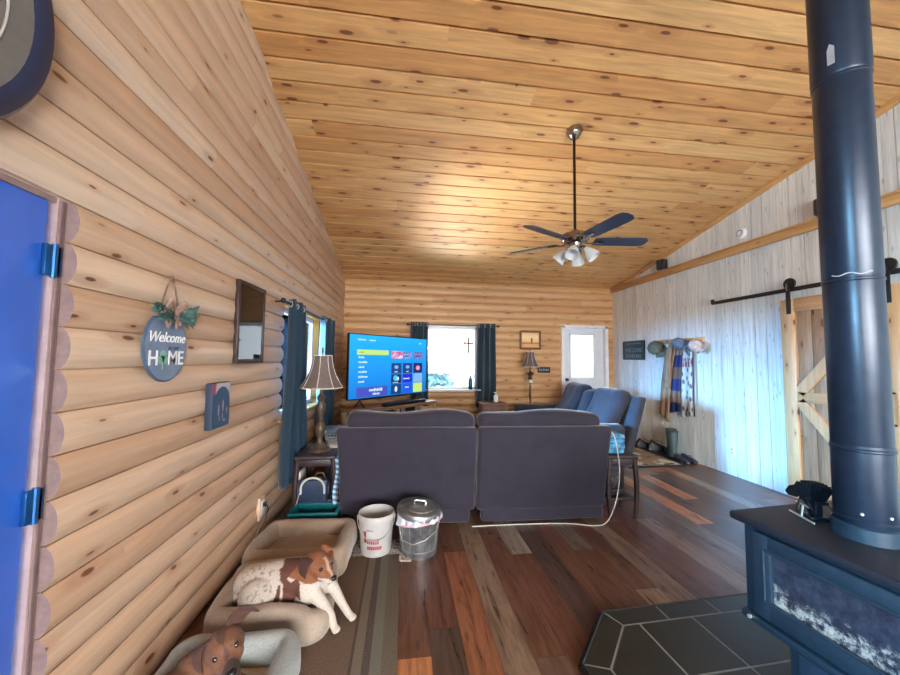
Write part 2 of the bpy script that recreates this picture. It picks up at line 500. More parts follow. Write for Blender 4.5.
# doors of the room
M_bluedoor = mk('blue painted door', (50, 112, 226), .38, var=.04, scale=6, coat=.25)
d = MB(); d.box((XL-.042, (LD[0]+1.285)/2, .975), (.045, 1.285-LD[0]-.03, 1.93), .004)
door = tag(d.build('door_1', M_bluedoor), kind='structure')
jm = MB()
jm.box((XL-.075, 1.305, .98), (.13, .03, 1.96), .003); jm.box((XL-.075, LD[0]+.012, .98), (.12, .025, 1.96), .003)
jm.box((XL-.075, (LD[0]+LD[1])/2, 1.95), (.12, LD[1]-LD[0], .02), .003)
jm.build('door_frame', mk('pinkish pine jamb', (150, 128, 126), .6), door)
st = MB(); st.box((XL-.008, 1.302, .98), (.006, .012, 1.94), .002); st.build('door_stop', mk('jamb edge strip', (120, 98, 98), .6), door)
for z in (1.75, .98, .25):
    hg = MB(); hg.box((XL-.012, 1.285, z), (.014, .055, .10), .002); hg.cyl((XL-.008, 1.288, z-.055), (XL-.008, 1.288, z+.055), .009, n=10)
    hg.build('hinge', mk('blue steel hinge', (28, 84, 140), .35, .6), door)

M_backdoor = mk('white steel door', (214, 218, 226), .4, var=.03)
d = MB(); x0, x1 = 3.17, 4.01
for xa_, xb_ in ((x0, 3.30), (3.815, x1)): d.box(((xa_+xb_)/2, YB+.03, 1.05), (xb_-xa_, .045, 2.06))
d.box((3.5575, YB+.03, .555), (.515, .045, 1.07)); d.box((3.5575, YB+.03, 2.02), (.515, .045, .12))
door = tag(d.build('door_2', M_backdoor), kind='structure')
fr = MB()
for x in (BD[0]+.03, BD[1]-.03): fr.box((x, YB+.01, 1.065), (.07, .14, 2.13), .004)
fr.box(((BD[0]+BD[1])/2, YB+.01, 2.115), (BD[1]-BD[0], .14, .06), .004)
fr.build('door_frame', M_white, door)
lf = MB()
for x in (3.30, 3.815): lf.box((x, YB+.0, 1.525), (.03, .03, .90), .006)
for z in (1.09, 1.96): lf.box((3.5575, YB, z), (.545, .03, .03), .006)
lf.build('lite_frame', M_white, door)
fg = NT('frosted door glass'); fg.set(Base_Color=(.45, .62, .74, 1), Roughness=.5, Transmission_Weight=.95, IOR=1.05)
lt = MB(); lt.box((3.5575, YB+.03, 1.525), (.50, .008, .86)); lt.build('door_glass', fg.m, door)
kb = MB(); kb.lathe([(.0, 0), (.03, 0), (.03, .012), (.012, .016), (.012, .04), (.028, .05), (.03, .065), (.02, .08), (0, .083)], (3.215, YB+.008, 1.06), 16, Matrix.Rotation(PI/2, 3, 'X'))
kb.build('door_knob', M_black, door)

# timber ledge on the right wall and pine trim under the sloping ceiling
t = MB(); t.box((XR-.03, (YB+YR)/2, 2.862), (.06, YB-YR, .085), .005)
t.box((XR-.045, (YB+YR)/2, 2.912), (.09, YB-YR, .018), .004)
tag(t.build('trim_1', M_trim), kind='structure')
t = MB(); t.prism([(RIDGE, ceil_z(RIDGE)-.002), (YB-.03, ceil_z(YB-.03)-.002), (YB-.03, ceil_z(YB)-.06), (RIDGE, ceil_z(RIDGE)-.065)], (XR-.02, 0, 0), (0, 1, 0), (0, 0, 1), (.03, 0, 0))
tag(t.build('trim_2', M_trim), kind='structure')
t = MB(); t.box(((XL+XR)/2, YB-.036, ceil_z(YB)-.03), (XR-XL, .02, .05), .003)
tag(t.build('trim_3', M_trim), kind='structure')
# ------------------------------------------------------------------ left wall: clock, sign, picture, canvas
FX = XL+.034                       # face of the logs
LM = lambda o: frame_M(o, (0, 1, 0), (0, 0, 1))      # text on the left wall (reads along +y)
M_bluegloss = mk('dark blue lacquer', (14, 34, 64), .35, var=.1, coat=.2)
M_clockface = mk('bronze grey dial', (112, 102, 98), .55, var=.22, scale=7)
M_dialring = mk('grey dial ring', (104, 102, 100), .5, var=.1)
M_silver = mk('pale silver', (198, 200, 196), .35, .5, var=.05)
RX = Matrix.Rotation(PI/2, 3, 'Y')     # lathe axis to +x
ck = thing('wall_clock', 'big round wall clock with blue rim and grey dial above the blue door', 'clock', (FX-.003, .70, 2.35))
b = MB(); b.lathe([(.30, 0), (.43, 0), (.445, .02), (.443, .042), (.432, .055), (.415, .058), (.395, .054), (.38, .045)], (0, 0, 0), 64, RX, cap=False); b.build('rim', M_bluegloss, ck)
b = MB(); b.lathe([(0, .02), (.385, .02), (.385, .047), (.325, .047), (.32, .040), (0, .040)], (0, 0, 0), 64, RX); b.build('dial_ring', M_dialring, ck)
b = MB(); b.lathe([(0, .038), (.318, .038), (.318, .043), (0, .043)], (0, 0, 0), 64, RX); b.build('dial', M_clockface, ck)
b = MB(); b.tube([(.046, math.cos(2*PI*i/72)*.318, math.sin(2*PI*i/72)*.318) for i in range(72)], .003, 6, closed=True); b.build('silver_ring', M_silver, ck)
for i, s_ in enumerate(['XII', 'I', 'II', 'III', 'IV', 'V', 'VI', 'VII', 'VIII', 'IX', 'X', 'XI']):
    a = PI/2-i*PI/6; r = .26
    ra = a-PI/2
    M = frame_M((.045, math.cos(a)*r, math.sin(a)*r), (0, math.cos(ra), math.sin(ra)), (0, -math.sin(ra), math.cos(ra)))
    text('numeral', s_, .085, M, M_silver, ck, ext=.001)
for a, L_, wd in ((2.2, .14, .018), (.55, .21, .012)):
    b = MB(); b.prism([(-.03, -wd/2), (L_*.7, -wd*.7), (L_, 0), (L_*.7, wd*.7), (-.03, wd/2)], (.050, 0, 0), (0, math.cos(a), math.sin(a)), (0, -math.sin(a), math.cos(a)), (.003, 0, 0)); b.build('hand', M_silver, ck)

M_signblue = mk('slate blue painted wood', (112, 128, 152), .6, var=.08)
M_signedge = mk('sign edge', (64, 84, 110), .6)
M_rope = mk('jute twine', (112, 88, 72), .9, var=.2)
M_burlap = mk('burlap ribbon', (150, 124, 112), .9, var=.2, scale=60, bump=.4)
M_fern = mk('dusty green leaves', (62, 92, 88), .7, var=.3)
M_lettw = mk('white lettering', (236, 236, 240), .5, var=.02)
sg = thing('welcome_sign', 'round slate blue wooden welcome home sign with burlap bow, hung by twine', 'sign', (FX+.004, 1.77, 1.49))
b = MB(); rim = []
for i in range(48):
    a = 2*PI*i/48; r = .148*(1+.03*math.cos(2*a+.4)); rim.append((math.cos(a)*r*.93, min(math.sin(a)*r*1.06, .125)))
b.prism(rim, (0, 0, 0), (0, 1, 0), (0, 0, 1), (.012, 0, 0)); b.build('board', M_signblue, sg)
b = MB(); b.tube([(.006, y*1.01, z*1.01) for y, z in rim], .007, 6, closed=True); b.build('board_edge', M_signedge, sg)
b = MB()
b.tube([(.012, -.075, .13), (.016, -.03, .27), (.016, .0, .325), (.016, .03, .265), (.012, .085, .12)], .004, 6); b.tube([(.018, .0, .325), (.02, .012, .30), (.02, -.01, .295), (.018, 0, .325)], .004, 6)
b.cyl((-.01, 0, .32), (.022, 0, .32), .004, n=8); b.build('twine', M_rope, sg)
b = MB(); rnd = random.Random(5)
for s_ in (-1, 1):
    b.tube([(.03, 0, .15), (.05, s_*.05, .20), (.04, s_*.075, .15), (.035, s_*.045, .115), (.03, 0, .15)], [.012, .026, .026, .02, .012], 8, flat=(.35, 1))
    b.tube([(.03, 0, .165), (.035, s_*.02, .12), (.03, s_*.035, .085)], [.01, .016, .014], 8, flat=(.3, 1))
b.ell((.04, 0, .15), (.016, .018, .018)); b.build('bow', M_burlap, sg)
def leaf(b, p, d, L_, wd, n_):
    p, d, n_ = V(p), V(d).normalized(), V(n_)
    s_ = d.cross(n_).normalized(); n_ = s_.cross(d)
    rows = []
    for i in range(5):
        t_ = i/4; w_ = wd*math.sin(PI*min(.97, t_*.9+.08))
        c_ = p+d*L_*t_+n_*(.18*L_*math.sin(PI*t_))
        rows.append([b.bm.verts.new(c_-s_*w_), b.bm.verts.new(c_-n_*w_*.25), b.bm.verts.new(c_+s_*w_)])
    for i in range(4):
        for j in range(2): b.face([rows[i][j], rows[i+1][j], rows[i+1][j+1], rows[i][j+1]])
b = MB()
for i in range(70):
    s_ = rnd.choice((-1, 1)); y = s_*rnd.uniform(.02, .10); z = .14+rnd.uniform(-.02, .03)
    leaf(b, (.018+rnd.uniform(0, .03), y, z), (rnd.uniform(-.1, .5), s_*rnd.uniform(.3, 1), rnd.uniform(-.5, .5)), rnd.uniform(.04, .075), .012, (1, 0, .2))
b.build('leaves', M_fern, sg, recalc=False)
text('lettering', 'Welcome', .064, LM((.0135, .0, .040)), M_lettw, sg, shear=.3, ext=.001, bold=.0008)
text('lettering', 'to our', .03, LM((.0135, .045, -.005)), mk('grey lettering', (70, 84, 100), .6), sg, shear=.2)
text('lettering', 'H', .092, LM((.0135, -.088, -.055)), M_lettw, sg, bold=.001)
text('lettering', 'ME', .092, LM((.0135, .065, -.055)), M_lettw, sg, bold=.001)
b = MB()
for a in (0, 2*PI/3, 4*PI/3):
    b.lathe([(0, 0), (.019, 0), (.019, .002), (0, .002)], (.0125, -.025+math.sin(a)*.016, -.052+math.cos(a)*.016), 16, RX)
b.box((.0135, -.025, -.088), (.002, .005, .03)); b.build('clover', mk('sage green paint', (120, 168, 150), .6), sg)

M_darkframe = mk('dark walnut frame', (52, 34, 34), .4, var=.2)
def print_mat(name, fn):
    t = NT(name); fn(t); return t.m
def pf(t):
    g = t.sep(t.coord('Generated')); z = g[2]; y = g[1]
    n = t.noise(t.coord('Generated'), 5, 5, .6)
    d1 = t.math('ADD', t.math('POWER', t.math('SUBTRACT', y, .48), 2.0), t.math('POWER', t.math('MULTIPLY', t.math('SUBTRACT', z, .74), 1.6), 2.0))
    top = t.mix(t.smooth(t.math('ADD', d1, t.math('MULTIPLY', n, .03)), .035, .022), (118, 94, 88), (236, 228, 220))
    top = t.mix(t.math('MULTIPLY', t.smooth(n, .45, .6), .4), top, (120, 96, 88))
    t.set(Base_Color=t.mix(t.smooth(z, .12, .06), top, (92, 84, 84)), Roughness=.06, Specular_IOR_Level=.6)
M_print = print_mat('wildlife print', pf)
pf_ = thing('framed_picture', 'tall dark framed print with a pale bird behind glass, on the log wall', 'picture', (FX-.003, 2.65, 1.68))
b = MB(); w_, h_ = .40, .55
for s_ in (-1, 1):
    b.box((.012, s_*(w_/2-.013), 0), (.026, .026, h_), .003); b.box((.012, 0, s_*(h_/2-.013)), (.026, w_-.03, .026), .003)
b.build('frame', M_darkframe, pf_)
b = MB(); b.box((.007, 0, 0), (.010, w_-.04, h_-.04)); b.build('mat_board', mk('taupe mat board', (168, 142, 132), .8), pf_)
b = MB(); b.box((.013, 0, 0), (.004, w_-.11, h_-.11)); b.build('print', M_print, pf_)
b = MB(); b.box((.0175, 0, 0), (.002, w_-.045, h_-.045)); b.build('glass', glass_mat('picture glass', 1.65), pf_)
pf_.rotation_euler = (0, 0, math.radians(-2.5)); pf_.location.x += .006

def cf(t):
    g = t.sep(t.coord('Generated')); y, z = g[1], g[2]
    n = t.noise(t.coord('Generated'), 9, 4, .6)
    d1 = t.math('ADD', t.math('POWER', t.math('SUBTRACT', y, .54), 2.0), t.math('POWER', t.math('MULTIPLY', t.math('MAXIMUM', t.math('SUBTRACT', z, .55), 0.0), 1.25), 2.0))
    c_ = t.mix(t.smooth(t.math('ADD', d1, t.math('MULTIPLY', n, .03)), .24, .21), (176, 172, 186), (52, 80, 108))
    c_ = t.mix(t.smooth(t.math('ADD', y, t.math('MULTIPLY', n, .2)), .32, .22), c_, t.mix(t.smooth(z, .74, .8), (52, 78, 104), (150, 60, 78)))
    for (py, pz, sy, sz) in ((.36, .40, .05, .17), (.60, .48, .05, .17), (.42, .20, .03, .07), (.60, .24, .03, .09), (.84, .36, .04, .12), (.70, .14, .10, .03)):
        q = t.math('ADD', t.math('POWER', t.math('DIVIDE', t.math('SUBTRACT', y, py), sy), 2.0), t.math('POWER', t.math('DIVIDE', t.math('SUBTRACT', z, pz), sz), 2.0))
        c_ = t.mix(t.math('MULTIPLY', t.smooth(t.math('ADD', q, t.math('MULTIPLY', n, 1.6)), 1.7, 1.0), .8), c_, (176, 158, 166))
    t.set(Base_Color=c_, Roughness=.6)
cv = thing('canvas_print', 'small blue canvas print with pale figures below the framed picture', 'picture', (FX-.005, 2.25, 1.165))
b = MB(); b.box((.02, 0, 0), (.036, .205, .26), .004); b.build('canvas', mk('navy canvas edge', (36, 48, 70), .7), cv)
b = MB(); b.box((.0385, 0, 0), (.002, .20, .255)); b.build('printed_face', print_mat('canvas picture', cf), cv)

# outlet in the logs with cord, low by the dog bed
ol = thing('wall_outlet', 'outlet block between the low logs behind the dog bed', 'outlet', (FX-.006, 3.02, .27))
b = MB(); b.box((.006, 0, 0), (.03, .11, .17), .006); b.build('wood_block', mk('pale wood block', (196, 168, 142), .6), ol)
b = MB(); b.box((.0225, 0, 0), (.006, .075, .118), .003); b.build('cover_plate', M_white, ol)
b = MB(); b.box((.035, 0, .025), (.024, .03, .03), .004); b.tube([(.046, 0, .025), (.07, -.02, .0), (.065, -.06, -.06), (.03, -.09, -.12), (.012, -.12, -.19), (.012, -.02, -.24)], .004, 8); b.build('plugged_cord', M_plastic_black, ol)

# ------------------------------------------------------------------ curtains and rods
M_curtain = mk('teal navy curtain cloth', (12, 46, 66), .8, var=.12, scale=40, sheen=.3)
M_curtain_lining = M_curtain
def curtain(label, axis, a0, a1, b0, b1, ztop, zbot, pos, out, folds, amp=.035, seed=0, group=None, topz2=None):
    """a0..a1 along the wall at the top, b0..b1 at the hem"""
    P = (lambda a, d, z: (pos+out*d, a, z)) if axis == 'X' else (lambda a, d, z: (a, pos+out*d, z))
    c_ = MB()
    def fn(u, v):
        a = a0+(a1-a0)*u; bb = b0+(b1-b0)*u
        k = v**1.2
        x = a*(1-k)+bb*k
        ph = u*folds*2*PI+seed+.5*math.sin(v*3+seed)
        d = amp*math.sin(ph)*(1+.35*v)+.012*math.sin(ph*.5+2*v+seed)+.02*v*math.sin(5*v+seed+u*3)
        x += .012*math.cos(ph)*(.5+v)
        zb = zbot+.012*math.sin(ph)
        return P(x, d, ztop+(zb-ztop)*v)
    c_.surf(fn, folds*14, 26)
    o = c_.build('curtain', M_curtain, None, 60, recalc=False); solidify(o, .004); tag(o, label, 'curtain', group)
    for i in range(folds*2):
        u = (i+.5)/(folds*2); a = a0+(a1-a0)*u
        g_ = MB(); n = V((0, 1, 0)) if axis == 'X' else V((1, 0, 0))
        c0 = V(P(a, 0, ztop-.045)); t1 = V((0, 0, 1)); t2 = V((out, 0, 0)) if axis == 'X' else V((0, out, 0))
        side = (t2 + n*(.8 if i % 2 else -.8)).normalized()
        g_.tube([c0+n*0+t1*math.cos(q*2*PI/18)*.024+side*math.sin(q*2*PI/18)*.024 for q in range(18)], .006, 6, closed=True)
        g_.build('grommet', M_silver, o)
    return o
RXp, RYp = XL+.115, YB-.115
curtain('teal curtain panel on the log wall window, the one nearer the welcome sign', 'X', 3.28, 3.70, 3.28, 3.86, 1.965, .30, RXp, 1, 4, seed=.3)
curtain('teal curtain panel on the log wall window, between the lamp and the television', 'X', 4.58, 5.16, 4.60, 5.22, 1.965, .34, RXp, 1, 4, seed=1.4)
curtain('teal curtain panel partly behind the television at the back window', 'Y', .13, .45, .13, .46, 2.12, .55, RYp, -1, 3, seed=.8)
curtain('teal curtain panel of the back window, beside the small cabinet', 'Y', 1.40, 1.74, 1.36, 1.74, 2.12, .55, RYp, -1, 3, seed=2.1)
def rod(label, axis, a0, a1, z, pos, wallp):
    P = (lambda a, d, zz: (d, a, zz)) if axis == 'X' else (lambda a, d, zz: (a, d, zz))
    r = thing('curtain_rod', label, 'curtain rod', P((a0+a1)/2, pos, z)); o = V(P((a0+a1)/2, pos, z))
    b = MB(); b.cyl(V(P(a0, pos, z))-o, V(P(a1, pos, z))-o, .010, n=12); b.build('rod', M_black, r)
    for a in (a0, a1):
        b = MB(); b.ell(V(P(a, pos, z))-o, (.022, .022, .022), n=12); b.build('finial', M_black, r)
        k = a+(.06 if a == a0 else -.06)
        b = MB(); b.cyl(V(P(k, pos, z))-o, V(P(k, wallp, z))-o, .007, n=8); b.build('bracket', M_black, r)
rod('black curtain rod across the log wall window behind the lamp', 'X', 3.10, 5.26, 1.92, RXp, XL+.02)
rod('black curtain rod across the top of the back window', 'Y', .08, 1.80, 2.075, RYp, YB-.02)

# cross and bottle at the back window
cr = MB(); cr.box((1.235, YB-.05, 1.70), (.03, .014, .24), .003); cr.box((1.235, YB-.05, 1.745), (.13, .014, .03), .003)
for x_, z_ in ((1.235, 1.83), (1.235, 1.575), (1.165, 1.745), (1.305, 1.745)): cr.ell((x_, YB-.05, z_), (.022, .008, .022), n=10)
tag(cr.build('wall_cross', mk('bronze cross', (96, 84, 74), .5, .4)), 'small bronze cross hanging in front of the back window', 'cross')
bt = MB(); bt.lathe([(0, 0), (.036, 0), (.038, .01), (.038, .15), (.03, .19), (.015, .215), (.015, .25), (0, .252)], (1.275, YB-.05, .877), 18)
tag(bt.build('bottle', mk('dark green glass', (22, 50, 54), .2, coat=.4)), 'dark bottle standing on the sill of the back window', 'bottle')

# ------------------------------------------------------------------ back wall pictures
M_brownframe = mk('brown picture frame', (104, 64, 44), .5, var=.25, scale=30)
def sf(t):
    g = t.sep(t.coord('Generated')); x, z = g[0], g[2]; n = t.noise(t.coord('Generated'), 5, 5, .6)
    c_ = t.ramp(t.math('ADD', z, t.math('MULTIPLY', t.math('SUBTRACT', n, .5), .12)), [(0, (226, 166, 104)), (.22, (222, 158, 92)), (.3, (150, 92, 56)), (.36, (236, 190, 130)), (.7, (250, 214, 160)), (1, (228, 170, 104))])
    q = t.math('MULTIPLY', t.smooth(t.math('ABSOLUTE', t.math('SUBTRACT', x, .58)), .055, .035), t.smooth(t.math('ABSOLUTE', t.math('SUBTRACT', z, .45)), .2, .15))
    t.set(Base_Color=t.mix(q, c_, (112, 66, 42)), Roughness=.4)
p_ = thing('framed_picture', 'small brown framed sunset picture above the bell shaded lamp', 'picture', (2.46, YB-.029, 1.83))
b = MB()
for s_ in (-1, 1):
    b.box((s_*.195, -.012, 0), (.04, .024, .37), .005); b.box((0, -.012, s_*.165), (.38, .024, .04), .005)
b.build('frame', M_brownframe, p_)
b = MB(); b.box((0, -.006, 0), (.36, .008, .30)); b.build('print', print_mat('sunset print', sf), p_)
p_ = thing('word_plaque', 'small black word plaque beside the bell shaded lamp on the back wall', 'plaque', (2.735, YB-.029, 1.25))
b = MB(); b.box((0, -.008, 0), (.26, .016, .115), .006); b.build('board', mk('black plaque', (30, 32, 40), .5), p_)
b = MB(); rnd = random.Random(2)
for i in range(6): b.box((-.088+i*.035, -.0165, rnd.uniform(-.004, .004)), (.018, .002, rnd.uniform(.028, .042)), .0008)
b.build('raised_letters', mk('grey letters', (150, 152, 160), .5), p_)

# ------------------------------------------------------------------ right wall
RMt = lambda o: frame_M(o, (0, -1, 0), (0, 0, 1))
ms = thing('metal_sign', 'dark cut metal welcome sign on the whitewashed wall', 'sign', (XR-.004, 6.03, 1.64))
M_iron = mk('dark pewter metal', (48, 56, 58), .45, .5, var=.2)
M_pewter = mk('worn pewter relief', (104, 116, 118), .4, .5, var=.15)
b = MB(); b.box((-.006, 0, 0), (.010, .62, .35), .003); b.build('plate', M_iron, ms)
b = MB()
for s_ in (-1, 1): b.box((-.012, s_*.29, 0), (.012, .03, .33), .003); b.box((-.012, 0, s_*.158), (.012, .6, .03), .003)
for z_ in (.098, .045, -.05): b.box((-.012, 0, z_), (.01, .44, .012), .002)
b.build('border', M_iron, ms)
text('lettering', 'WELCOME', .10, RMt((-.012, 0, -.002)), M_pewter, ms, bold=.001, ext=.002)
b = MB()
for i in range(8): b.box((-.012, -.19+i*.054, -.105), (.004, .026, .06), .001)
b.build('relief', M_pewter, ms); b = MB()
for i in range(14): b.box((-.012, -.21+i*.032, .122), (.004, .018, .02), .001)
b.build('relief', M_pewter, ms)

M_tanwood = mk('light pegboard wood', (206, 168, 122), .6, var=.12)
rk = thing('coat_rack', 'light wooden peg rack holding coats and caps on the whitewashed wall', 'coat rack', (XR, 4.93, 1.76))
b = MB(); b.box((-.012, 0, 0), (.022, .92, .07), .005); b.build('rail', M_tanwood, rk)
PEGS = [.40, .22, .05, -.10, -.27, -.42]
for y_ in PEGS:
    b = MB(); b.cyl((-.02, y_, -.005), (-.10, y_, .015), .009, n=10); b.ell((-.10, y_, .015), (.014, .014, .014), n=10); b.build('peg', M_tanwood, rk)
def cap(label, y, z, col, tilt, bill, cat='cap', s=1.0):
    t_ = thing('baseball_cap', label, cat, (XR-.105, y, z))
    t_.rotation_euler = (tilt, -.9, 0)
    m_ = mk('cap cloth', col, .85, var=.28, scale=18)
    b = MB(); b.lathe([(.095*s, -.03), (.10*s, 0), (.096*s, .04), (.078*s, .075), (.045*s, .097), (.012, .105), (0, .105), (0, .098), (.04*s, .09), (.07*s, .07), (.088*s, .04), (.09*s, -.03)], (0, 0, 0), 24); b.build('crown', m_, t_)
    b = MB()
    def fn(u, v):
        a = (u-.5)*2.2; r = .096*s+v*.075*s*math.cos(a)**.6
        return (math.sin(a)*r*.98, -math.cos(a)*r, -.026-.018*(math.sin(a)**2)*0-v*.012)
    b.surf(fn, 14, 5); o = b.build('bill', m_, t_, 60, recalc=False); solidify(o, .006)
    b = MB(); b.ell((0, 0, .106), (.008, .008, .005), n=8); b.build('button', m_, t_)
    return t_
def hang(name, label, cat, col_mat, y0, y1, zt, zb, x_off, folds, yb0, yb1, thick=.018, amp=.018, seed=0.0, slope=0.0, gather=.75):
    b = MB()
    def fn(u, v):
        k = v**.6
        a = (y0+(y1-y0)*u)*(1-k)+(yb0+(yb1-yb0)*u)*k
        mid = ((y0+y1)/2*(1-k)+(yb0+yb1)/2*k)
        if v < .12: a = mid+(a-mid)*(gather+(1-gather)*v/.12)
        ph = u*folds*2*PI+seed
        d = x_off+amp*math.sin(ph)*(.5+.5*v)+.02*math.sin(2*v+seed)
        return (XR-d, a, zt+(zb+slope*u-zt)*v)
    b.surf(fn, max(10, folds*10), 22)
    o = b.build(name, col_mat, None, 60, recalc=False); solidify(o, thick)
    return tag(o, label, cat)
def patch_mat(name, cols, ny, nz, seed):
    t = NT(name); g = t.sep(t.coord('Generated'))
    iy = t.math('FLOOR', t.math('MULTIPLY', g[1], ny)); iz = t.math('FLOOR', t.math('MULTIPLY', g[2], nz))
    r = t.math('FRACT', t.math('MULTIPLY', t.math('ADD', iz, iy), 1.0/len(cols)))
    c_ = t.ramp(r, [(i/len(cols), c) for i, c in enumerate(cols)], 'CONSTANT')
    t.set(Base_Color=c_, Roughness=.85); return t.m
M_suede = mk('tan suede', (150, 118, 92), .85, var=.18, scale=9, sheen=.3)
hang('suede_coat', 'long tan suede coat hanging at the far end of the rack', 'coat', M_suede, 4.90, 5.08, 1.75, .50, .040, 2, 5.12, 5.34, .035, .025, .4, .1)
hang('tan_scarf', 'narrow tan scarf draped over the suede coat on the rack', 'scarf', M_suede, 4.92, 4.98, 1.74, 1.02, .105, 1, 5.02, 5.12, .02, .012, 1.1)
hang('patchwork_throw', 'navy and tan patchwork throw hanging in the middle of the rack', 'blanket', patch_mat('navy and tan patches', [(24, 36, 84), (128, 98, 80), (28, 44, 100), (110, 82, 68)], 1.0, 6.0, 3.3), 4.80, 4.92, 1.72, .70, .05, 2, 4.88, 5.12, .02, .016, .2, -.06)
def scarfm():
    t = NT('white patterned fleece'); co = t.coord('Generated'); g = t.sep(co)
    n = t.noise(co, 7, 2, .5); v = t.voro(t.comb(t.math('MULTIPLY', g[1], 3.0), t.math('MULTIPLY', g[2], 9.0), 0.0), 1.0)
    c_ = t.mix(t.smooth(t.math('ADD', v, t.math('MULTIPLY', n, .2)), .42, .34), (200, 196, 192), (104, 100, 104))
    band = t.math('ABSOLUTE', t.math('SUBTRACT', g[2], .74))
    c_ = t.mix(t.math('MULTIPLY', t.smooth(band, .07, .05), t.smooth(n, .42, .5)), c_, (134, 62, 74))
    t.set(Base_Color=c_, Roughness=.9); return t.m
hang('patterned_scarf', 'long white patterned fleece scarf hanging toward the near end of the rack', 'scarf', scarfm(), 4.64, 4.80, 1.72, .66, .028, 1, 4.68, 4.88, .02, .012, .6, -.05)
hang('dark_strap', 'thin dark strap hanging beside the white patterned scarf', 'strap', M_plastic_black, 4.635, 4.655, 1.72, .66, .04, 1, 4.62, 4.645, .006, .004)
cap('olive camouflage cap on the far end of the rack', 5.33, 1.66, (92, 96, 84), .35, 1, s=1.2)
cap('blue grey cap over the white patterned scarf', 4.74, 1.70, (84, 100, 120), -.2, 1, s=.85).location.x -= .07
cap('beige cap on the near end of the rack', 4.52, 1.66, (184, 168, 164), -.1, 1, s=.85)

# outlet
ol = thing('wall_outlet', 'white wall outlet on the whitewashed wall near the barn door', 'outlet', (XR, 4.11, .31))
b = MB(); b.box((-.004, 0, 0), (.008, .075, .118), .003); b.build('cover_plate', M_vinyl, ol)
for z_ in (.022, -.022):
    b = MB(); b.lathe([(0, 0), (.016, 0), (.016, .004), (0, .004)], (-.008, 0, z_), 14, Matrix.Rotation(-PI/2, 3, 'Y')); b.build('socket', mk('grey socket', (150, 160, 170), .5), ol)

# smoke detector, speakers
sd = thing('smoke_detector', 'round white smoke detector on the gable above the ledge', 'smoke detector', (XR, 3.88, 3.07))
RM_ = Matrix.Rotation(-PI/2, 3, 'Y')
b = MB(); b.lathe([(0, 0), (.072, 0), (.074, .008), (.07, .022), (.058, .034), (0, .036)], (0, 0, 0), 32, RM_); b.build('body', M_white, sd)
b = MB(); b.lathe([(.03, .034), (.046, .0335), (.046, .0365), (.03, .037)], (0, 0, 0), 28, RM_, cap=False); b.build('vent_ring', mk('grey vent ring', (150, 152, 156), .6), sd)
def speaker(y, label):
    s_ = thing('speaker', label, 'speaker', (XR-.075, y, 2.921), .35)
    b = MB(); b.rbox((0, 0, .085), (.12, .13, .17), .02, 4); b.build('cabinet', M_plastic_black, s_)
    b = MB(); b.lathe([(0, 0), (.045, 0), (.048, .006), (.03, .004), (0, -.002)], (-.06, 0, .07), 20, RM_); b.build('cone', mk('speaker cone', (36, 36, 42), .6), s_)
    b = MB(); b.lathe([(0, 0), (.018, 0), (.019, .006), (0, .004)], (-.06, 0, .135), 16, RM_); b.build('tweeter', mk('tweeter', (60, 60, 66), .5), s_)
speaker(5.18, 'small black speaker at the low end of the ledge near the ceiling')
speaker(2.94, 'small black speaker on the ledge just behind the stove pipe')

# ------------------------------------------------------------------ barn door on its rail
M_bdoor = pine('barn door boards', 'Z', 'Y', .145, [(176, 138, 104), (190, 152, 116), (164, 126, 94)], grain=.3, kw=.05, ulen=4)
M_bframe = pine('barn door frame pine', 'Z', 'Y', .6, [(222, 178, 130), (214, 168, 120)], grain=.18, kw=.03)
M_bframe_h = pine('barn door rail pine', 'Y', 'Z', .6, [(220, 174, 126), (212, 166, 116)], grain=.18, kw=.03)
y0, y1, z0, z1 = 2.42, 3.38, .03, 2.13
bd = thing('barn_door', 'pine sliding barn door with K brace hanging behind the stove pipe', 'door', (XR-.07, (y0+y1)/2, z0))
oy = (y0+y1)/2
n = 7; bw = (y1-y0-.02)/n
for i in range(1):
    b = MB()
    for k in range(n): b.box((.008, y0+.01+bw*(k+.5)-oy, (z1-z0)/2), (.022, bw-.004, z1-z0-.02), .004)
    b.build('board_panel', M_bdoor, bd)
xf = -.014
for y_ in (y0+.065, y1-.065):
    b = MB(); b.box((xf, y_-oy, (z1-z0)/2), (.022, .13, z1-z0), .004); b.build('stile', M_bframe, bd)
for z_ in (.08, z1-z0-.07):
    b = MB(); b.box((xf, 0, z_), (.0215, y1-y0-.262, .14), .004); b.build('rail', M_bframe_h, bd)
ys_, zm = y1-.13-oy, 1.06
b = MB(); b.box((xf, 0, zm), (.021, y1-y0-.262, .11), .004); b.build('rail', M_bframe_h, bd)
for sg_ in (-1, 1):
    p0 = V((xf, ys_-.0, zm+sg_*.02)); p1 = V((xf, -(y1-y0)/2+.13, zm+sg_*.88)); dv = (p1-p0); L_ = dv.length; dv.normalize()
    nn = V((1, 0, 0)).cross(dv)
    b = MB(); b.prism([(0.03, -.05), (L_-.02, -.05), (L_-.02, .05), (.03, .05)], p0-V((.0105, 0, 0)), dv, nn, (.0205, 0, 0)); b.build('diagonal_brace', M_bframe, bd)
for y_ in (3.29, 2.50):
    hgr = MB(); hgr.box((-.030, y_-oy, 2.11-z0), (.008, .045, .28), .002); hb = hgr.build('roller_hanger', M_black, bd)
    b = MB(); b.lathe([(0, -.012), (.03, -.012), (.03, -.008), (.058, -.008), (.062, -.004), (.062, .004), (.058, .008), (0, .010)], (-.006, y_-oy, 2.30-z0), 28, RM_); b.build('roller_wheel', M_black, hb)
    b = MB(); b.tube([(-.034, y_-oy, 2.22-z0), (-.034, y_-oy, 2.30-z0)], .021, 10, flat=(1, .3)); b.build('strap', M_black, hb)
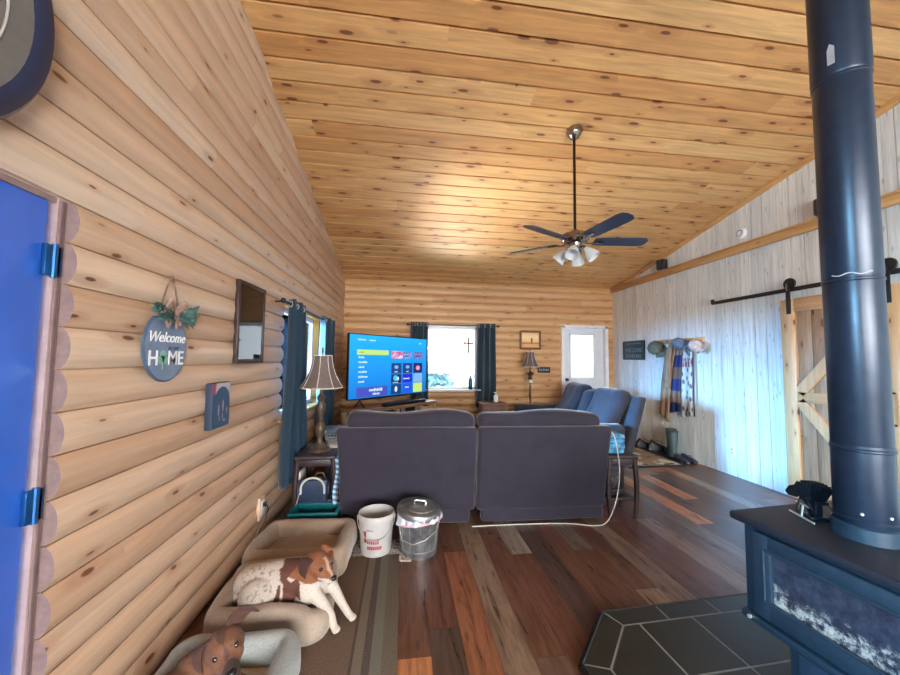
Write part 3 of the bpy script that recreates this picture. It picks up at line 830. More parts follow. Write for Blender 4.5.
hd = MB(); hd.tube([(-.026, 2.50-oy, .90), (-.065, 2.50-oy, .91), (-.065, 2.50-oy, 1.16), (-.026, 2.50-oy, 1.17)], .011, 8); hd.build('pull_handle', M_black, bd)
rl = thing('barn_door_rail', 'black steel rail that the barn door rolls along', 'rail', (XR-.075, 3.2, 2.235))
b = MB(); b.box((0, 0, 0), (.009, 2.14, .045), .002); b.build('track_bar', M_black, rl)
for y_ in (-.95, -.45, .05, .55, .98):
    b = MB(); b.cyl((.0, y_, 0), (.074, y_, 0), .013, n=10); b.cyl((-.012, y_, 0), (0, y_, 0), .012, n=6); b.build('standoff', M_black, rl)
for y_ in (-1.05, 1.05):
    b = MB(); b.box((-.006, y_, .02), (.03, .03, .06), .004); b.build('end_stop', M_black, rl)

# ------------------------------------------------------------------ ceiling fan
fx, fy, fz = 1.57, 3.07, 2.56
M_bronze = mk('dark bronze rod', (48, 36, 34), .35, .7)
M_nickel = mk('polished nickel', (150, 138, 128), .22, 1.0, var=.1)
M_blade = mk('slate fan blade', (52, 64, 86), .45, var=.1)
t = NT('frosted glass shade'); t.set(Base_Color=(.92, .96, 1, 1), Roughness=.35, Transmission_Weight=.35, IOR=1.3, Subsurface_Weight=0.0); M_frost = t.m
fan = thing('ceiling_fan', 'five blade ceiling fan with frosted light shades on a long dark rod', 'ceiling fan', (fx, fy, fz), math.radians(-8))
zt = ceil_z(fy)-fz
b = MB(); b.lathe([(0, zt+.03), (.072, zt+.03), (.074, zt-.02), (.066, zt-.045), (.04, zt-.075), (.022, zt-.09), (0, zt-.09)], (0, 0, 0), 28); b.build('canopy', M_nickel, fan)
b = MB(); b.cyl((0, 0, .08), (0, 0, zt-.07), .013, n=14); b.build('downrod', M_bronze, fan)
b = MB(); b.lathe([(0, .10), (.03, .10), (.036, .075), (.085, .07), (.118, .055), (.125, .03), (.122, .0), (.10, -.022), (.06, -.03), (.055, -.06), (.045, -.075), (0, -.075)], (0, 0, 0), 36); b.build('motor_housing', M_nickel, fan)
for i in range(5):
    a = 2*PI*i/5; R_ = Matrix.Rotation(a, 3, 'Z') @ Matrix.Rotation(math.radians(-13), 3, 'X')
    R0 = Matrix.Rotation(a, 3, 'Z')
    b = MB()
    out = [(.17, -.055), (.22, -.064), (.58, -.07), (.635, -.062), (.66, -.03), (.66, .03), (.635, .062), (.58, .07), (.22, .064), (.17, .055)]
    b.prism([(x, y) for x, y in out], R_ @ V((0, 0, -.012)), R_ @ V((1, 0, 0)), R_ @ V((0, 1, 0)), R_ @ V((0, 0, .007))); bl = b.build('blade', M_blade, fan)
    b = MB(); b.tube([R0 @ V((.09, 0, -.02)), R0 @ V((.14, .0, -.028)), R0 @ V((.19, 0, -.017)), R0 @ V((.26, 0, -.016))], [.012, .014, .03, .022], 8, flat=(1, .25)); b.build('blade_arm', M_nickel, bl)
for i in range(4):
    a = PI/4+i*PI/2+.3; d_ = V((math.cos(a), math.sin(a), 0))
    b = MB(); b.tube([d_*.035+V((0, 0, -.06)), d_*.075+V((0, 0, -.062)), d_*.09+V((0, 0, -.085))], .011, 8); ar = b.build('light_arm', M_nickel, fan)
    ax = (d_*.62+V((0, 0, -.78))).normalized(); Mq = V((0, 0, 1)).rotation_difference(ax).to_matrix()
    b = MB(); b.lathe([(.018, 0), (.024, .01), (.034, .035), (.05, .07), (.058, .10), (.062, .125), (.059, .125), (.054, .10), (.046, .07), (.03, .035), (.015, .01)], d_*.088+V((0, 0, -.08)), 24, Mq, cap=False); b.build('glass_shade', M_frost, ar)
    b = MB(); b.ell(d_*.088+V((0, 0, -.08))+ax*.05, (.02, .02, .03), n=12); b.build('bulb', M_white, ar)
# ------------------------------------------------------------------ reclining sofa, back towards the camera
def fabric(name, col, v=.2):
    t = NT(name); co = t.coord(); n = t.noise(co, 5, 5, .65, .6); n2 = t.noise(co, 140, 2, .6)
    c_ = t.ramp(n, [(.25, tuple(c*(1-v) for c in col)), (.75, tuple(c*(1+v) for c in col))])
    c_ = t.mix(.25, c_, t.ramp(n2, [(.3, tuple(c*.7 for c in col)), (.7, tuple(c*1.3 for c in col))]))
    t.set(Base_Color=c_, Roughness=.9, Sheen_Weight=.35, Sheen_Roughness=.4); t.bump(n2, .15, .003); return t.m
M_sofa = fabric('plum grey microsuede', (40, 36, 50))
M_love = fabric('blue grey microsuede', (47, 48, 58))
def wr(seed, a=.006, f=5):
    return lambda p: wob(p, f, a, seed)
sofa = thing('reclining_sofa', 'plum grey reclining sofa seen from behind in the middle of the room', 'sofa', (.66, 3.62, 0), math.radians(-2))
# local: back face at y=-.5, seats towards +y
for i, (xc, wd) in enumerate(((-.585, 1.19), (.625, 1.21))):
    def shape(p, xc=xc):
        o = wob(p, 3.2, .012, 3+xc)
        lean = -.10*(p.z+.36)/.72
        taper = -.035*(1-(p.z+.36)/.72)*(1 if p.x > 0 else -1)*(abs(p.x)/.6)*(1 if (p.x*xc > 0) else 0)
        return (taper+o.x, lean+o.y, o.z*.5)
    b = MB(); b.rbox((xc, -.42, .49), (wd, .15, .74), .035, 9, shape); b.build('back_panel', M_sofa, sofa)
    def top(p, xc=xc):
        o = wob(p, 5, .012, 8+xc); e = abs(p.x)/(wd/2)
        return (o.x, o.y, o.z-.012*e**4+.012*math.sin(p.x*7+xc)*(1 if p.z > 0 else 0))
    b = MB(); b.rbox((xc+(.03 if xc < 0 else -.03), -.44, .905), (wd-.07, .20, .16), .07, 10, top); b.build('headrest', M_sofa, sofa)
    b = MB(); b.rbox((xc, -.435, .095), (wd-.09, .10, .15), .025, 7, wr(5+xc, .006)); b.build('skirt_panel', M_sofa, sofa)
    b = MB(); b.tube([(xc-wd/2+.05, -.462, .182), (xc, -.468, .184), (xc+wd/2-.05, -.462, .182)], .005, 6); b.build('seam_welt', mk('seam', (60, 56, 78), .9), sofa)
    b = MB(); b.rbox((xc, .12, .41), (wd-.28, .78, .22), .08, 6, wr(1+xc, .012)); b.build('seat_cushion', M_sofa, sofa)
    b = MB(); b.rbox((xc, -.26, .66), (wd-.28, .24, .46), .09, 6, wr(2+xc, .015)); b.build('back_cushion', M_sofa, sofa)
for s_ in (-1, 1):
    b = MB(); b.rbox((s_*1.05+.0, .06, .33), (.20, .86, .56), .07, 6, wr(s_+9, .01)); b.build('arm', M_sofa, sofa)
b = MB(); b.box((.02, .05, .20), (2.1, .76, .18), .02); b.build('base', M_black, sofa)
for x_ in (-1.05, 1.09):
    for y_ in (-.35, .40): 
        b = MB(); b.cyl((x_, y_, 0), (x_, y_, .12), .025, n=12); b.build('foot', M_black, sofa)

# ------------------------------------------------------------------ loveseat by the far door
love = thing('reclining_loveseat', 'blue grey reclining loveseat with console near the white back door', 'loveseat', (2.52, 5.30, 0), math.radians(-3))
# local: faces -x, back on +x, long along y
for yc, wd in ((.54, .66), (-.54, .66)):
    def bk(p):
        o = wob(p, 5, .018, yc); return (o.x+.22*(p.z+.3)/.6+.03*math.sin((p.z)*9), o.y, o.z)
    b = MB(); b.rbox((.24, yc, .74), (.26, wd, .62), .10, 8, bk); b.build('back_cushion', M_love, love)
    b = MB(); b.rbox((-.16, yc, .42), (.72, wd, .22), .08, 6, wr(yc, .014)); b.build('seat_cushion', M_love, love)
    b = MB(); b.rbox((-.50, yc, .22), (.10, wd-.02, .32), .04, 5, wr(yc+2, .008)); b.build('footrest', M_love, love)
def bk2(p):
    o = wob(p, 5, .012, 4); return (o.x+.20*(p.z+.3)/.6, o.y, o.z)
b = MB(); b.rbox((.25, 0, .70), (.22, .30, .58), .09, 7, bk2); b.build('console_back', M_love, love)
b = MB(); b.rbox((-.14, 0, .45), (.72, .34, .34), .06, 6, wr(6, .01)); b.build('console', M_love, love)
for s_ in (-1, 1):
    b = MB(); b.rbox((-.10, s_*.97, .33), (.92, .22, .62), .08, 7, wr(s_+3, .014)); b.build('arm', M_love, love)
def bp(p): return (.26*(p.z+.45)/.9, 0, 0)
b = MB(); b.rbox((.36, 0, .53), (.12, 2.05, .90), .04, 7, bp); b.build('back_shell', M_love, love)
for x_ in (-.42, .36):
    for y_ in (-.9, .9): b = MB(); b.cyl((x_, y_, 0), (x_, y_, .10), .025, n=12); b.build('foot', M_black, love)
rm = MB(); rm.rbox((2.26, 4.34, .652), (.16, .05, .02), .008, 4)
tag(rm.build('remote_control', M_plastic_black), 'black remote control lying on the near arm of the loveseat', 'remote')

# ------------------------------------------------------------------ television on its stand, across the far corner
ang = math.atan2(1.2, 1.15)
tvM = V((-.165, 5.60, 0))
tv = thing('television', 'large television showing a blue menu screen, across the far corner', 'television', (tvM.x, tvM.y, .74), ang)
# local: width along x, screen faces -y
TW, TH = 1.66, .93
zc = .12+TH/2
b = MB(); b.box((0, .02, zc), (TW, .04, TH), .006); b.box((0, .06, zc-.15), (1.0, .05, .45), .02); b.build('case', M_plastic_black, tv)
def scr(t):
    g = t.sep(t.coord('Generated'))
    c_ = t.ramp(t.math('ADD', t.math('MULTIPLY', g[2], .8), t.math('MULTIPLY', t.math('SUBTRACT', 1.0, g[0]), .1)), [(0, (10, 100, 176)), (.4, (0, 132, 218)), (.8, (6, 156, 242)), (1, (30, 168, 246))])
    t.set(Base_Color=(0.01, .01, .02, 1), Roughness=.3, Emission_Color=c_, Emission_Strength=1.25)
b = MB(); b.box((0, -.001, zc), (TW-.03, .004, TH-.03)); b.build('screen', print_mat('lit menu screen', scr), tv)
def emis(name, col, k=.95):
    t = NT(name); t.set(Base_Color=(.01, .01, .01, 1), Emission_Color=(*lin(col), 1), Emission_Strength=k, Roughness=.3); return t.m
def sx(u): return (u-.5)*(TW-.03)
def sz(v): return zc+(.5-v)*(TH-.03)
def tile(name, u0, u1, v0, v1, m, d=.004, bev=.004):
    b = MB(); b.box(((sx(u0)+sx(u1))/2, -.001-d/2, (sz(v0)+sz(v1))/2), (abs(sx(u1)-sx(u0)), d, abs(sz(v1)-sz(v0)))); return b.build(name, m, tv)
E_w = emis('screen white', (214, 236, 250)); E_y = emis('screen yellow green', (196, 232, 120)); E_d = emis('screen dark blue', (8, 60, 130)); E_n = emis('screen navy', (20, 28, 96))
E_b = emis('screen royal blue', (24, 24, 210)); E_l = emis('screen light blue', (130, 180, 236)); E_p = emis('screen pink', (240, 150, 190)); E_c = emis('screen cyan', (60, 200, 232)); E_v = emis('screen violet', (96, 96, 200))
TX = lambda u, v: frame_M((sx(u), -.0065, sz(v)), (1, 0, 0), (0, 0, 1))
def marks(u, v, n_, w_, h_, m, seed):
    """a line of small blurred on-screen lettering"""
    r_ = random.Random(seed); b = MB(); x = u
    for i in range(n_):
        k = w_*r_.uniform(.6, 1.1); hh = h_*r_.choice((.7, .8, 1.0))
        b.box((sx(x+k/2), -.006, sz(v)+(hh-h_)*.3), (k*.72*(TW-.03), .001, hh*(TH-.03))); x += k
    return b.build('screen_lettering', m, tv)
marks(.08, .075, 7, .016, .028, E_w, 1); marks(.21, .08, 6, .014, .022, E_w, 2); marks(.88, .085, 4, .013, .022, E_w, 3)
tile('menu_highlight', .08, .45, .235, .315, E_y)
marks(.10, .275, 4, .018, .022, emis('screen olive', (140, 170, 60)), 4)
for i, n_ in enumerate((4, 7, 4, 7, 7, 5)): marks(.095, .355+i*.077, n_, .017, .030, E_w, 20+i)
tile('banner', .08, .44, .83, .985, emis('screen mauve', (70, 80, 190)))
marks(.22, .88, 9, .022, .05, E_w, 31); marks(.26, .945, 6, .02, .035, E_w, 32)
cols = [.49, .645, .80]; wd = .135
def pic3(name, a, b_, c2, sc):
    t = NT(name); n = t.noise(t.coord('Generated'), sc, 3, .6)
    t.set(Base_Color=(.01, .01, .01, 1), Emission_Color=t.ramp(n, [(.3, a), (.5, b_), (.68, c2)]), Emission_Strength=.95); return t.m
tile('app_tile', cols[0], cols[0]+.15, .24, .37, pic3('thumbnail', (40, 50, 120), (240, 140, 180), (250, 240, 246), 2.2))
tile('app_tile', cols[1], cols[1]+.125, .245, .37, pic3('thumbnail', (20, 40, 110), (70, 130, 210), (230, 220, 230), 4.5))
tile('app_tile', cols[2], cols[2]+.14, .245, .37, pic3('thumbnail', (16, 40, 110), (70, 110, 190), (220, 150, 180), 4))
rows = [(.45, .63), (.645, .80), (.815, .985)]
app = [(E_d, E_d, E_n), (E_n, E_b, E_l), (E_d, emis('screen blue', (20, 90, 220)), E_y)]
for r_, (v0, v1) in enumerate(rows):
    for k in range(3): tile('app_tile', cols[k], cols[k]+wd, v0, v1, app[r_][k])
def disc(u, v, r0, r1, m, d=.0055):
    b = MB(); b.prism([(math.cos(2*PI*i/20)*r0, math.sin(2*PI*i/20)*r1) for i in range(20)], (sx(u), -.001-d, sz(v)), (1, 0, 0), (0, 0, 1), (0, .001, 0)); b.build('app_icon', m, tv)
disc(.555, .52, .045, .028, E_l); disc(.712, .52, .045, .026, E_l); disc(.867, .54, .05, .04, E_p)
marks(.525, .60, 4, .014, .02, E_w, 41); marks(.69, .60, 3, .014, .02, E_w, 42)
disc(.545, .71, .05, .045, E_c); disc(.575, .72, .03, .03, E_w); marks(.51, .785, 6, .015, .016, E_w, 43)
marks(.655, .725, 6, .019, .03, E_w, 44); disc(.555, .90, .03, .045, E_w); marks(.68, .88, 4, .018, .03, E_w, 45)
b = MB()
for s_ in (-1, 1): b.tube([(s_*.6, -.08, .0135), (s_*.6, .02, .10), (s_*.6, .12, .0135)], .012, 8)
b.box((0, .03, .12), (1.2, .02, .03)); b.build('stand_feet', M_plastic_black, tv)

M_oak = mk('worn oak', (150, 118, 92), .55, var=.2, scale=9)
M_oakl = mk('pale sawn timber', (196, 170, 134), .6, var=.15)
st = thing('tv_stand', 'timber television stand with pale posts and open shelf in the far corner', 'tv stand', (tvM.x+.02, tvM.y+.03, 0), ang)
b = MB(); b.box((0, 0, .715), (1.64, .46, .05), .008); b.build('top', M_oak, st)
b = MB(); b.box((0, .02, .30), (1.5, .40, .035), .006); b.build('shelf', M_oak, st)
b = MB(); b.box((0, .20, .42), (1.5, .02, .55)); b.build('back_panel', mk('dark back panel', (40, 44, 56), .7), st)
for x_ in (-.76, -.10, .42, .76):
    for y_ in (-.19, .19):
        b = MB(); b.box((x_, y_, .345), (.07, .07, .69), .008); b.build('post', M_oakl, st)
b = MB(); b.box((.60, -.20, .64), (.30, .04, .05), .006); b.build('bracket_rail', M_oakl, st)
# soundbar and box on the stand
def on_stand(lx, ly): 
    c_, s_ = math.cos(ang), math.sin(ang); return (tvM.x+.02+lx*c_-ly*s_, tvM.y+.03+lx*s_+ly*c_)
sb = MB(); p_ = on_stand(.1, -.17); sb.rbox((p_[0], p_[1], .765), (.9, .09, .05), .015, 5, M=Matrix.Rotation(ang, 3, 'Z'))
tag(sb.build('soundbar', M_plastic_black), 'long black soundbar lying on the timber stand under the television', 'soundbar')
bx = thing('storage_tote', 'blue grey storage tote on the floor beside the television stand', 'tote', (-.70, 4.50, 0), .1)
b = MB(); b.prism([(-.17, 0), (.17, 0), (.20, .56), (-.20, .56)], (0, -.15, 0), (1, 0, 0), (0, 0, 1), (0, .30, 0)); b.build('body', mk('slate blue plastic', (76, 100, 124), .45), bx)
b = MB(); b.rbox((0, 0, .58), (.43, .34, .05), .018, 4); b.build('lid', mk('pale blue lid', (120, 152, 176), .4), bx)

# ------------------------------------------------------------------ lamps
M_antique = mk('antique bronze', (86, 72, 60), .45, .35, var=.25, scale=40)
M_shade = mk('taupe lamp shade', (104, 92, 88), .85, var=.1, scale=50)
M_piping = mk('cream piping', (206, 196, 184), .7)
def bell_lamp(label, loc, s, prof, cat='lamp', name='table_lamp', zsh=.60, rz=0.0):
    l_ = thing(name, label, cat, loc, rz)
    b = MB(); b.lathe(prof, (0, 0, 0), 24); b.build('base', M_antique, l_)
    R0, R1, hh = .085*s, .19*s, .30*s
    N = 8
    def rad(v): return R0+(R1-R0)*(v**1.9)
    b = MB()
    def fn(u, v):
        a = u*2*PI; k = abs(math.sin(a*N/2)); r = rad(v)*(1-.055*k)
        return (math.cos(a)*r, math.sin(a)*r, zsh+hh*(1-v))
    b.surf(fn, 64, 14); o = b.build('lamp_shade', M_shade, l_, 50, recalc=False); solidify(o, .003)
    b = MB()
    for k in range(N):
        a = 2*PI*k/N; b.tube([(math.cos(a)*(rad(v)+.002), math.sin(a)*(rad(v)+.002), zsh+hh*(1-v)) for v in [i/8 for i in range(9)]], .0035*s, 6)
    b.tube([(math.cos(2*PI*i/64)*rad(1)*(1-.055*abs(math.sin(PI*i/64*N))), math.sin(2*PI*i/64)*rad(1)*(1-.055*abs(math.sin(PI*i/64*N))), zsh) for i in range(64)], .006*s, 6, closed=True)
    b.tube([(math.cos(2*PI*i/48)*R0, math.sin(2*PI*i/48)*R0, zsh+hh) for i in range(48)], .005*s, 6, closed=True); b.build('shade_piping', M_piping, o)
    b = MB(); b.lathe([(0, zsh+hh-.03), (.004, zsh+hh-.03), (.004, zsh+hh+.02), (.012, zsh+hh+.035), (.008, zsh+hh+.05), (.011, zsh+hh+.06), (0, zsh+hh+.085)], (0, 0, 0), 12)
    for k in range(3): a = 2*PI*k/3; b.cyl((0, 0, zsh+hh-.01), (math.cos(a)*R0, math.sin(a)*R0, zsh+hh-.002), .002, n=6)
    b.cyl((0, 0, zsh-.04), (0, 0, zsh+hh-.02), .006, n=8)
    b.build('finial', M_antique, l_)
    return l_
bell_lamp('tall antique table lamp with flared taupe bell shade on the dark end table', (-.755, 3.50, .575), 1.0,
    [(0, 0), (.095, 0), (.10, .012), (.088, .03), (.06, .04), (.045, .06), (.03, .085), (.024, .11), (.034, .15), (.048, .19), (.05, .22), (.036, .25), (.022, .275), (.028, .29), (.02, .305), (.03, .35), (.042, .39), (.040, .43), (.024, .465), (.034, .48), (.042, .495), (.03, .51), (.016, .53), (.014, .57), (.022, .58), (.022, .63), (0, .635)], zsh=.59)
fl = bell_lamp('slim floor lamp with bell shade under the sunset picture', (2.36, 6.40, 0), .92,
    [(0, 0), (.14, 0), (.145, .012), (.12, .03), (.03, .05), (.014, .08), (.012, .70), (.02, .72), (.02, .95), (.012, .98), (.014, 1.06), (.05, 1.10), (.03, 1.13), (.05, 1.18), (.02, 1.22), (.02, 1.33), (0, 1.33)], name='floor_lamp', zsh=1.315)
b = MB(); b.ell((0, -.03, 1.045), (.032, .032, .032)); b.build('white_globe', mk('white glass ball', (236, 232, 226), .3), fl)
b = MB(); rnd = random.Random(4)
for k in range(12):
    a = rnd.uniform(0, 2*PI); leaf(b, (0, 0, 1.2), (math.cos(a), math.sin(a), rnd.uniform(-.4, .3)), .11, .02, (0, 0, 1))
b.build('leaf_ornament', mk('dark bronze leaf', (58, 52, 48), .5, .4), fl, recalc=False)

# ------------------------------------------------------------------ end tables
M_dark = mk('dark espresso wood', (46, 32, 36), .45, var=.25, scale=14)
def end_table(label, loc, rz, W=.34, D=.40, Ht=.575):
    e = thing('end_table', label, 'end table', loc, rz, 'dark wood end tables')
    b = MB(); b.rbox((0, 0, Ht-.018), (W, D, .036), .014, 4); b.build('table_top', M_dark, e)
    b = MB(); b.box((0, 0, .17), (W-.06, D-.06, .022), .005); b.build('shelf', M_dark, e)
    for sx_ in (-1, 1):
        for sy_ in (-1, 1):
            b = MB(); pts = []
            for i in range(9):
                v = i/8; k = .018*math.sin(PI*v)
                pts.append((sx_*(W/2-.03+k+(.012 if v > .8 else 0)*0), sy_*(D/2-.03), (Ht-.036)*(1-v)))
            b.tube(pts, [.024, .024, .024, .024, .023, .022, .021, .020, .019], 8); b.build('leg', M_dark, e)
    b = MB(); 
    for sy_ in (-1, 1): b.box((0, sy_*(D/2-.03), Ht-.065), (W-.08, .018, .06), .004)
    for sx_ in (-1, 1): b.box((sx_*(W/2-.03), 0, Ht-.065), (.018, D-.08, .06), .004)
    b.build('apron', M_dark, e)
    return e
end_table('dark wood end table under the tall lamp beside the log wall', (-.755, 3.58, 0), .0, .36, .52)
end_table('dark wood end table with curved legs beside the sofa arm on the open floor side', (2.04, 3.24, 0), -.03, .30, .30)
# things on the end tables
M_paper = mk('paper', (214, 214, 216), .8, var=.12, scale=6)
mg = MB(); mg.box((-.655, 3.70, .582), (.13, .22, .012), .002, Matrix.Rotation(.2, 3, 'Z')); mg.box((-.66, 3.71, .592), (.12, .20, .008), .002, Matrix.Rotation(-.15, 3, 'Z'))
tag(mg.build('magazine', M_paper), 'pale magazine lying beside the tall lamp on the end table', 'magazine')
sp = thing('wire_basket', 'little silver basket behind the tall lamp on the end table', 'basket', (-.70, 3.745, .598))
b = MB()
for z_, r_ in ((0, .045), (.03, .055), (.06, .062)): b.tube([(math.cos(2*PI*i/20)*r_, math.sin(2*PI*i/20)*r_, z_+.004) for i in range(20)], .003, 6, closed=True)
for k in range(10): a = 2*PI*k/10; b.tube([(0, 0, .004), (math.cos(a)*.045, math.sin(a)*.045, .004), (math.cos(a)*.062, math.sin(a)*.062, .064)], .002, 5)
b.build('wire_frame', M_silver, sp)
bk_ = MB(); bk_.box((-.90, 3.47, .181+.12), (.025, .17, .24), .003)
tag(bk_.build('notepad', mk('cream notepad', (206, 196, 186), .8)), 'cream notepad standing on the lower shelf under the tall lamp', 'notepad')
rnd = random.Random(8)
jb = thing('fabric_pouch', 'plum patterned fabric pouch on the lower shelf under the tall lamp', 'pouch', (-.735, 3.46, .181))
b = MB(); b.rbox((0, 0, .085), (.17, .14, .17), .05, 5, wr(4, .02, 9))
def pm(t):
    n = t.noise(t.coord(), 22, 2, .5); t.set(Base_Color=t.ramp(n, [(.4, (78, 44, 66)), (.52, (92, 54, 76)), (.56, (196, 190, 200)), (.64, (210, 206, 214)), (.68, (80, 48, 70))]), Roughness=.85)
b.build('body', print_mat('plum pattern', pm), jb)
b = MB(); b.tube([(-.05, 0, .15), (-.03, -.01, .21), (.03, -.01, .21), (.05, 0, .15)], .006, 6); b.build('strap', M_rope, jb)
def stripe(t):
    g = t.sep(t.coord()); w_ = t.math('FRACT', t.math('MULTIPLY', t.math('ADD', g[2], t.math('MULTIPLY', g[0], .5)), 22.0))
    t.set(Base_Color=t.mix(t.smooth(w_, .45, .55), (84, 150, 206), (214, 224, 232)), Roughness=.9)
M_stripe = print_mat('blue and white stripes', stripe)
tw = MB()
def fn(u, v):
    return (-.575+.02*math.sin(u*9)+.012*math.sin(v*6), 3.28+.16*u, .56-.40*v+.01*math.sin(u*12))
tw.surf(fn, 14, 16); o = tw.build('striped_towel', M_stripe, None, 60, recalc=False); solidify(o, .012)
tag(o, 'blue and white striped towel hanging beside the end table and the sofa', 'towel')
# teal bin on the floor with a pale hose loop
M_teal = mk('teal plastic', (6, 92, 104), .4, var=.06)
bn = thing('storage_bin', 'open teal plastic bin on the floor under the tall lamp', 'bin', (-.705, 3.21, 0), -.04)
b = MB(); W_, D_, h_ = .37, .20, .165
for s_ in (-1, 1):
    b.prism([(-W_/2+.02, 0), (W_/2-.02, 0), (W_/2, h_), (-W_/2, h_)], (0, s_*D_/2-.004, 0), (1, 0, 0), (0, 0, 1), (0, .008, 0))
    b.prism([(-D_/2, 0), (D_/2, 0), (D_/2, h_), (-D_/2, h_)], (s_*(W_/2-.012)-.004, 0, 0), (0, 1, 0), (0, 0, 1), (.008, 0, 0))
b.box((0, 0, .006), (W_-.04, D_, .012)); b.build('body', M_teal, bn)
b = MB()
for s_ in (-1, 1): b.box((0, s_*(D_/2+.006), h_), (W_+.03, .022, .022), .005); b.box((s_*(W_/2+.006), 0, h_), (.022, D_, .022), .005)
b.build('rim', mk('teal rim', (10, 106, 116), .35), bn)
cr_ = thing('pet_carrier', 'dark navy carrier with pale curved handle behind the teal bin', 'carrier', (-.765, 3.345, 0))
b = MB(); b.rbox((0, 0, .19), (.25, .05, .36), .02, 5); b.build('body', mk('dark navy plastic', (22, 42, 70), .5), cr_)
b = MB(); b.tube([(-.10, -.02, .25)]+[(math.cos(PI-PI*i/10)*.10, -.03, .30+math.sin(PI*i/10)*.09) for i in range(11)]+[(.10, -.02, .25)], .010, 8); b.build('handle', mk('pale grey handle', (186, 186, 184), .5), cr_)
cb = MB(); cb.tube([(-.86, 3.34, .33), (-.885, 3.30, .20), (-.91, 3.22, .06), (-.93, 3.12, .012), (-.95, 3.02, .008)], .005, 8)
tag(cb.build('lamp_cord', mk('grey cord', (150, 146, 140), .6)), 'grey cord hanging from the end table to the floor beside the teal bin', 'cord')
# right hand end table contents
bl = MB()
for k, z_ in enumerate((.60, .645, .69, .735)): bl.rbox((2.0+.006*(k % 2), 3.25, z_), (.17, .22, .048), .022, 5, wr(k, .006, 9))
tag(bl.build('folded_blanket', mk('bright blue fleece', (74, 132, 168), .9, var=.5, scale=16)), 'folded mottled blue blanket on the end table beside the sofa', 'blanket')
pc = thing('power_adapter', 'black power adapter with coiled lead on the low shelf beside the sofa', 'adapter', (2.02, 3.22, .181))
b = MB(); b.rbox((0, 0, .03), (.16, .08, .06), .012, 4); b.build('body', M_plastic_black, pc)
b = MB(); b.tube([(-.04+.035*math.cos(i*.5), -.02, .11+.045*math.sin(i*.5)) for i in range(28)], .004, 6); b.build('coiled_lead', mk('grey lead', (120, 120, 126), .5), pc)
cd_ = MB(); cd_.tube(smooth_curve([(1.86, 3.06, .82), (1.90, 3.03, .78), (1.93, 3.03, .66), (1.945, 3.02, .48), (1.93, 3.02, .30), (1.87, 3.0, .14), (1.79, 2.99, .03), (1.68, 3.0, .006), (1.5, 3.06, .006), (1.2, 3.09, .006), (.9, 3.10, .006), (.62, 3.1, .006)]), .0045, 8)
tag(cd_.build('sofa_power_cord', mk('white cord', (212, 208, 202), .5)), 'white power cord draped down the sofa corner and along the floor', 'cord')

# small cabinet under the back window with a white phone
cb = thing('side_cabinet', 'low brown wooden cabinet by the back window curtain', 'cabinet', (1.60, 6.28, 0))
M_cab = mk('brown cabinet wood', (122, 88, 74), .5, var=.15)
b = MB(); b.box((0, 0, .33), (.42, .34, .62), .006); b.build('body', M_cab, cb)
b = MB(); b.box((0, 0, .66), (.46, .38, .04), .008); b.build('top', M_cab, cb)
b = MB(); b.box((0, -.176, .33), (.36, .014, .52), .004); dr = b.build('door', M_cab, cb)
b = MB(); b.ell((.14, -.192, .36), (.014, .014, .014), n=10); b.build('knob', M_silver, dr)
b = MB(); b.box((0, 0, .015), (.40, .32, .03)); b.build('plinth', M_dark, cb)
ph = thing('lotion_bottle', 'small white bottle on the low brown cabinet', 'bottle', (1.66, 6.24, .681))
b = MB(); b.rbox((0, 0, .065), (.075, .05, .13), .018, 4); b.build('body', M_white, ph)
b = MB(); b.cyl((0, 0, .128), (0, 0, .165), .014, n=12); b.box((-.015, 0, .172), (.05, .016, .014), .004); b.build('pump', M_silver, ph)

# ------------------------------------------------------------------ buckets behind the sofa on a mat
def matm(t):
    n = t.noise(t.coord(), 26, 3, .6, 1.5); g = t.sep(t.coord())
    t.set(Base_Color=t.ramp(n, [(.38, (62, 58, 58)), (.47, (166, 158, 148)), (.55, (176, 168, 158)), (.62, (110, 44, 52)), (.72, (80, 74, 74))]), Roughness=.85)
mt = MB(); mt.box((-.13, 2.80, .006), (.46, .30, .010), .004, Matrix.Rotation(-.08, 3, 'Z'))
tag(mt.build('feeding_mat', print_mat('patterned mat', matm)), 'small patterned mat under the white bucket behind the sofa', 'mat')
bu = thing('plastic_bucket', 'white plastic bucket with red printing behind the sofa', 'bucket', (-.175, 2.80, .011))
M_bucket = mk('off white plastic', (182, 178, 176), .45, var=.05)
b = MB(); b.lathe([(0, 0), (.108, 0), (.112, .006), (.128, .245), (.137, .248), (.137, .262), (.131, .285), (.125, .285), (.118, .20), (.106, .012), (0, .010)], (0, 0, 0), 40); b.build('body', M_bucket, bu)
M_redprint = mk('faded red print', (150, 48, 62), .6, var=.2)
def arcmark(parent, name, m, r0, rz, z0, z1, a0, a1):
    b = MB()
    def fn(u, v):
        a = a0+(a1-a0)*u; z = z0+(z1-z0)*v; r = r0+(rz-r0)*z/.255+.0012
        return (math.cos(a)*r, math.sin(a)*r, z)
    b.surf(fn, 4, 2); o = b.build(name, m, parent, recalc=False); solidify(o, .001); return o
a0 = -2.05
for i in range(6): arcmark(bu, 'printed_letter', M_redprint, .112, .128, .098, .098+.034*(.8+.2*(i % 2)), a0+i*.125, a0+i*.125+.085)
for i in range(8): arcmark(bu, 'printed_letter', M_redprint, .112, .128, .058, .083, a0+i*.115, a0+i*.115+.085)
arcmark(bu, 'printed_emblem', M_redprint, .112, .128, .105, .185, a0-.22, a0-.05)
arcmark(bu, 'printed_line', mk('grey print', (120, 116, 120), .6), .112, .128, .192, .197, a0-.02, a0+.40)
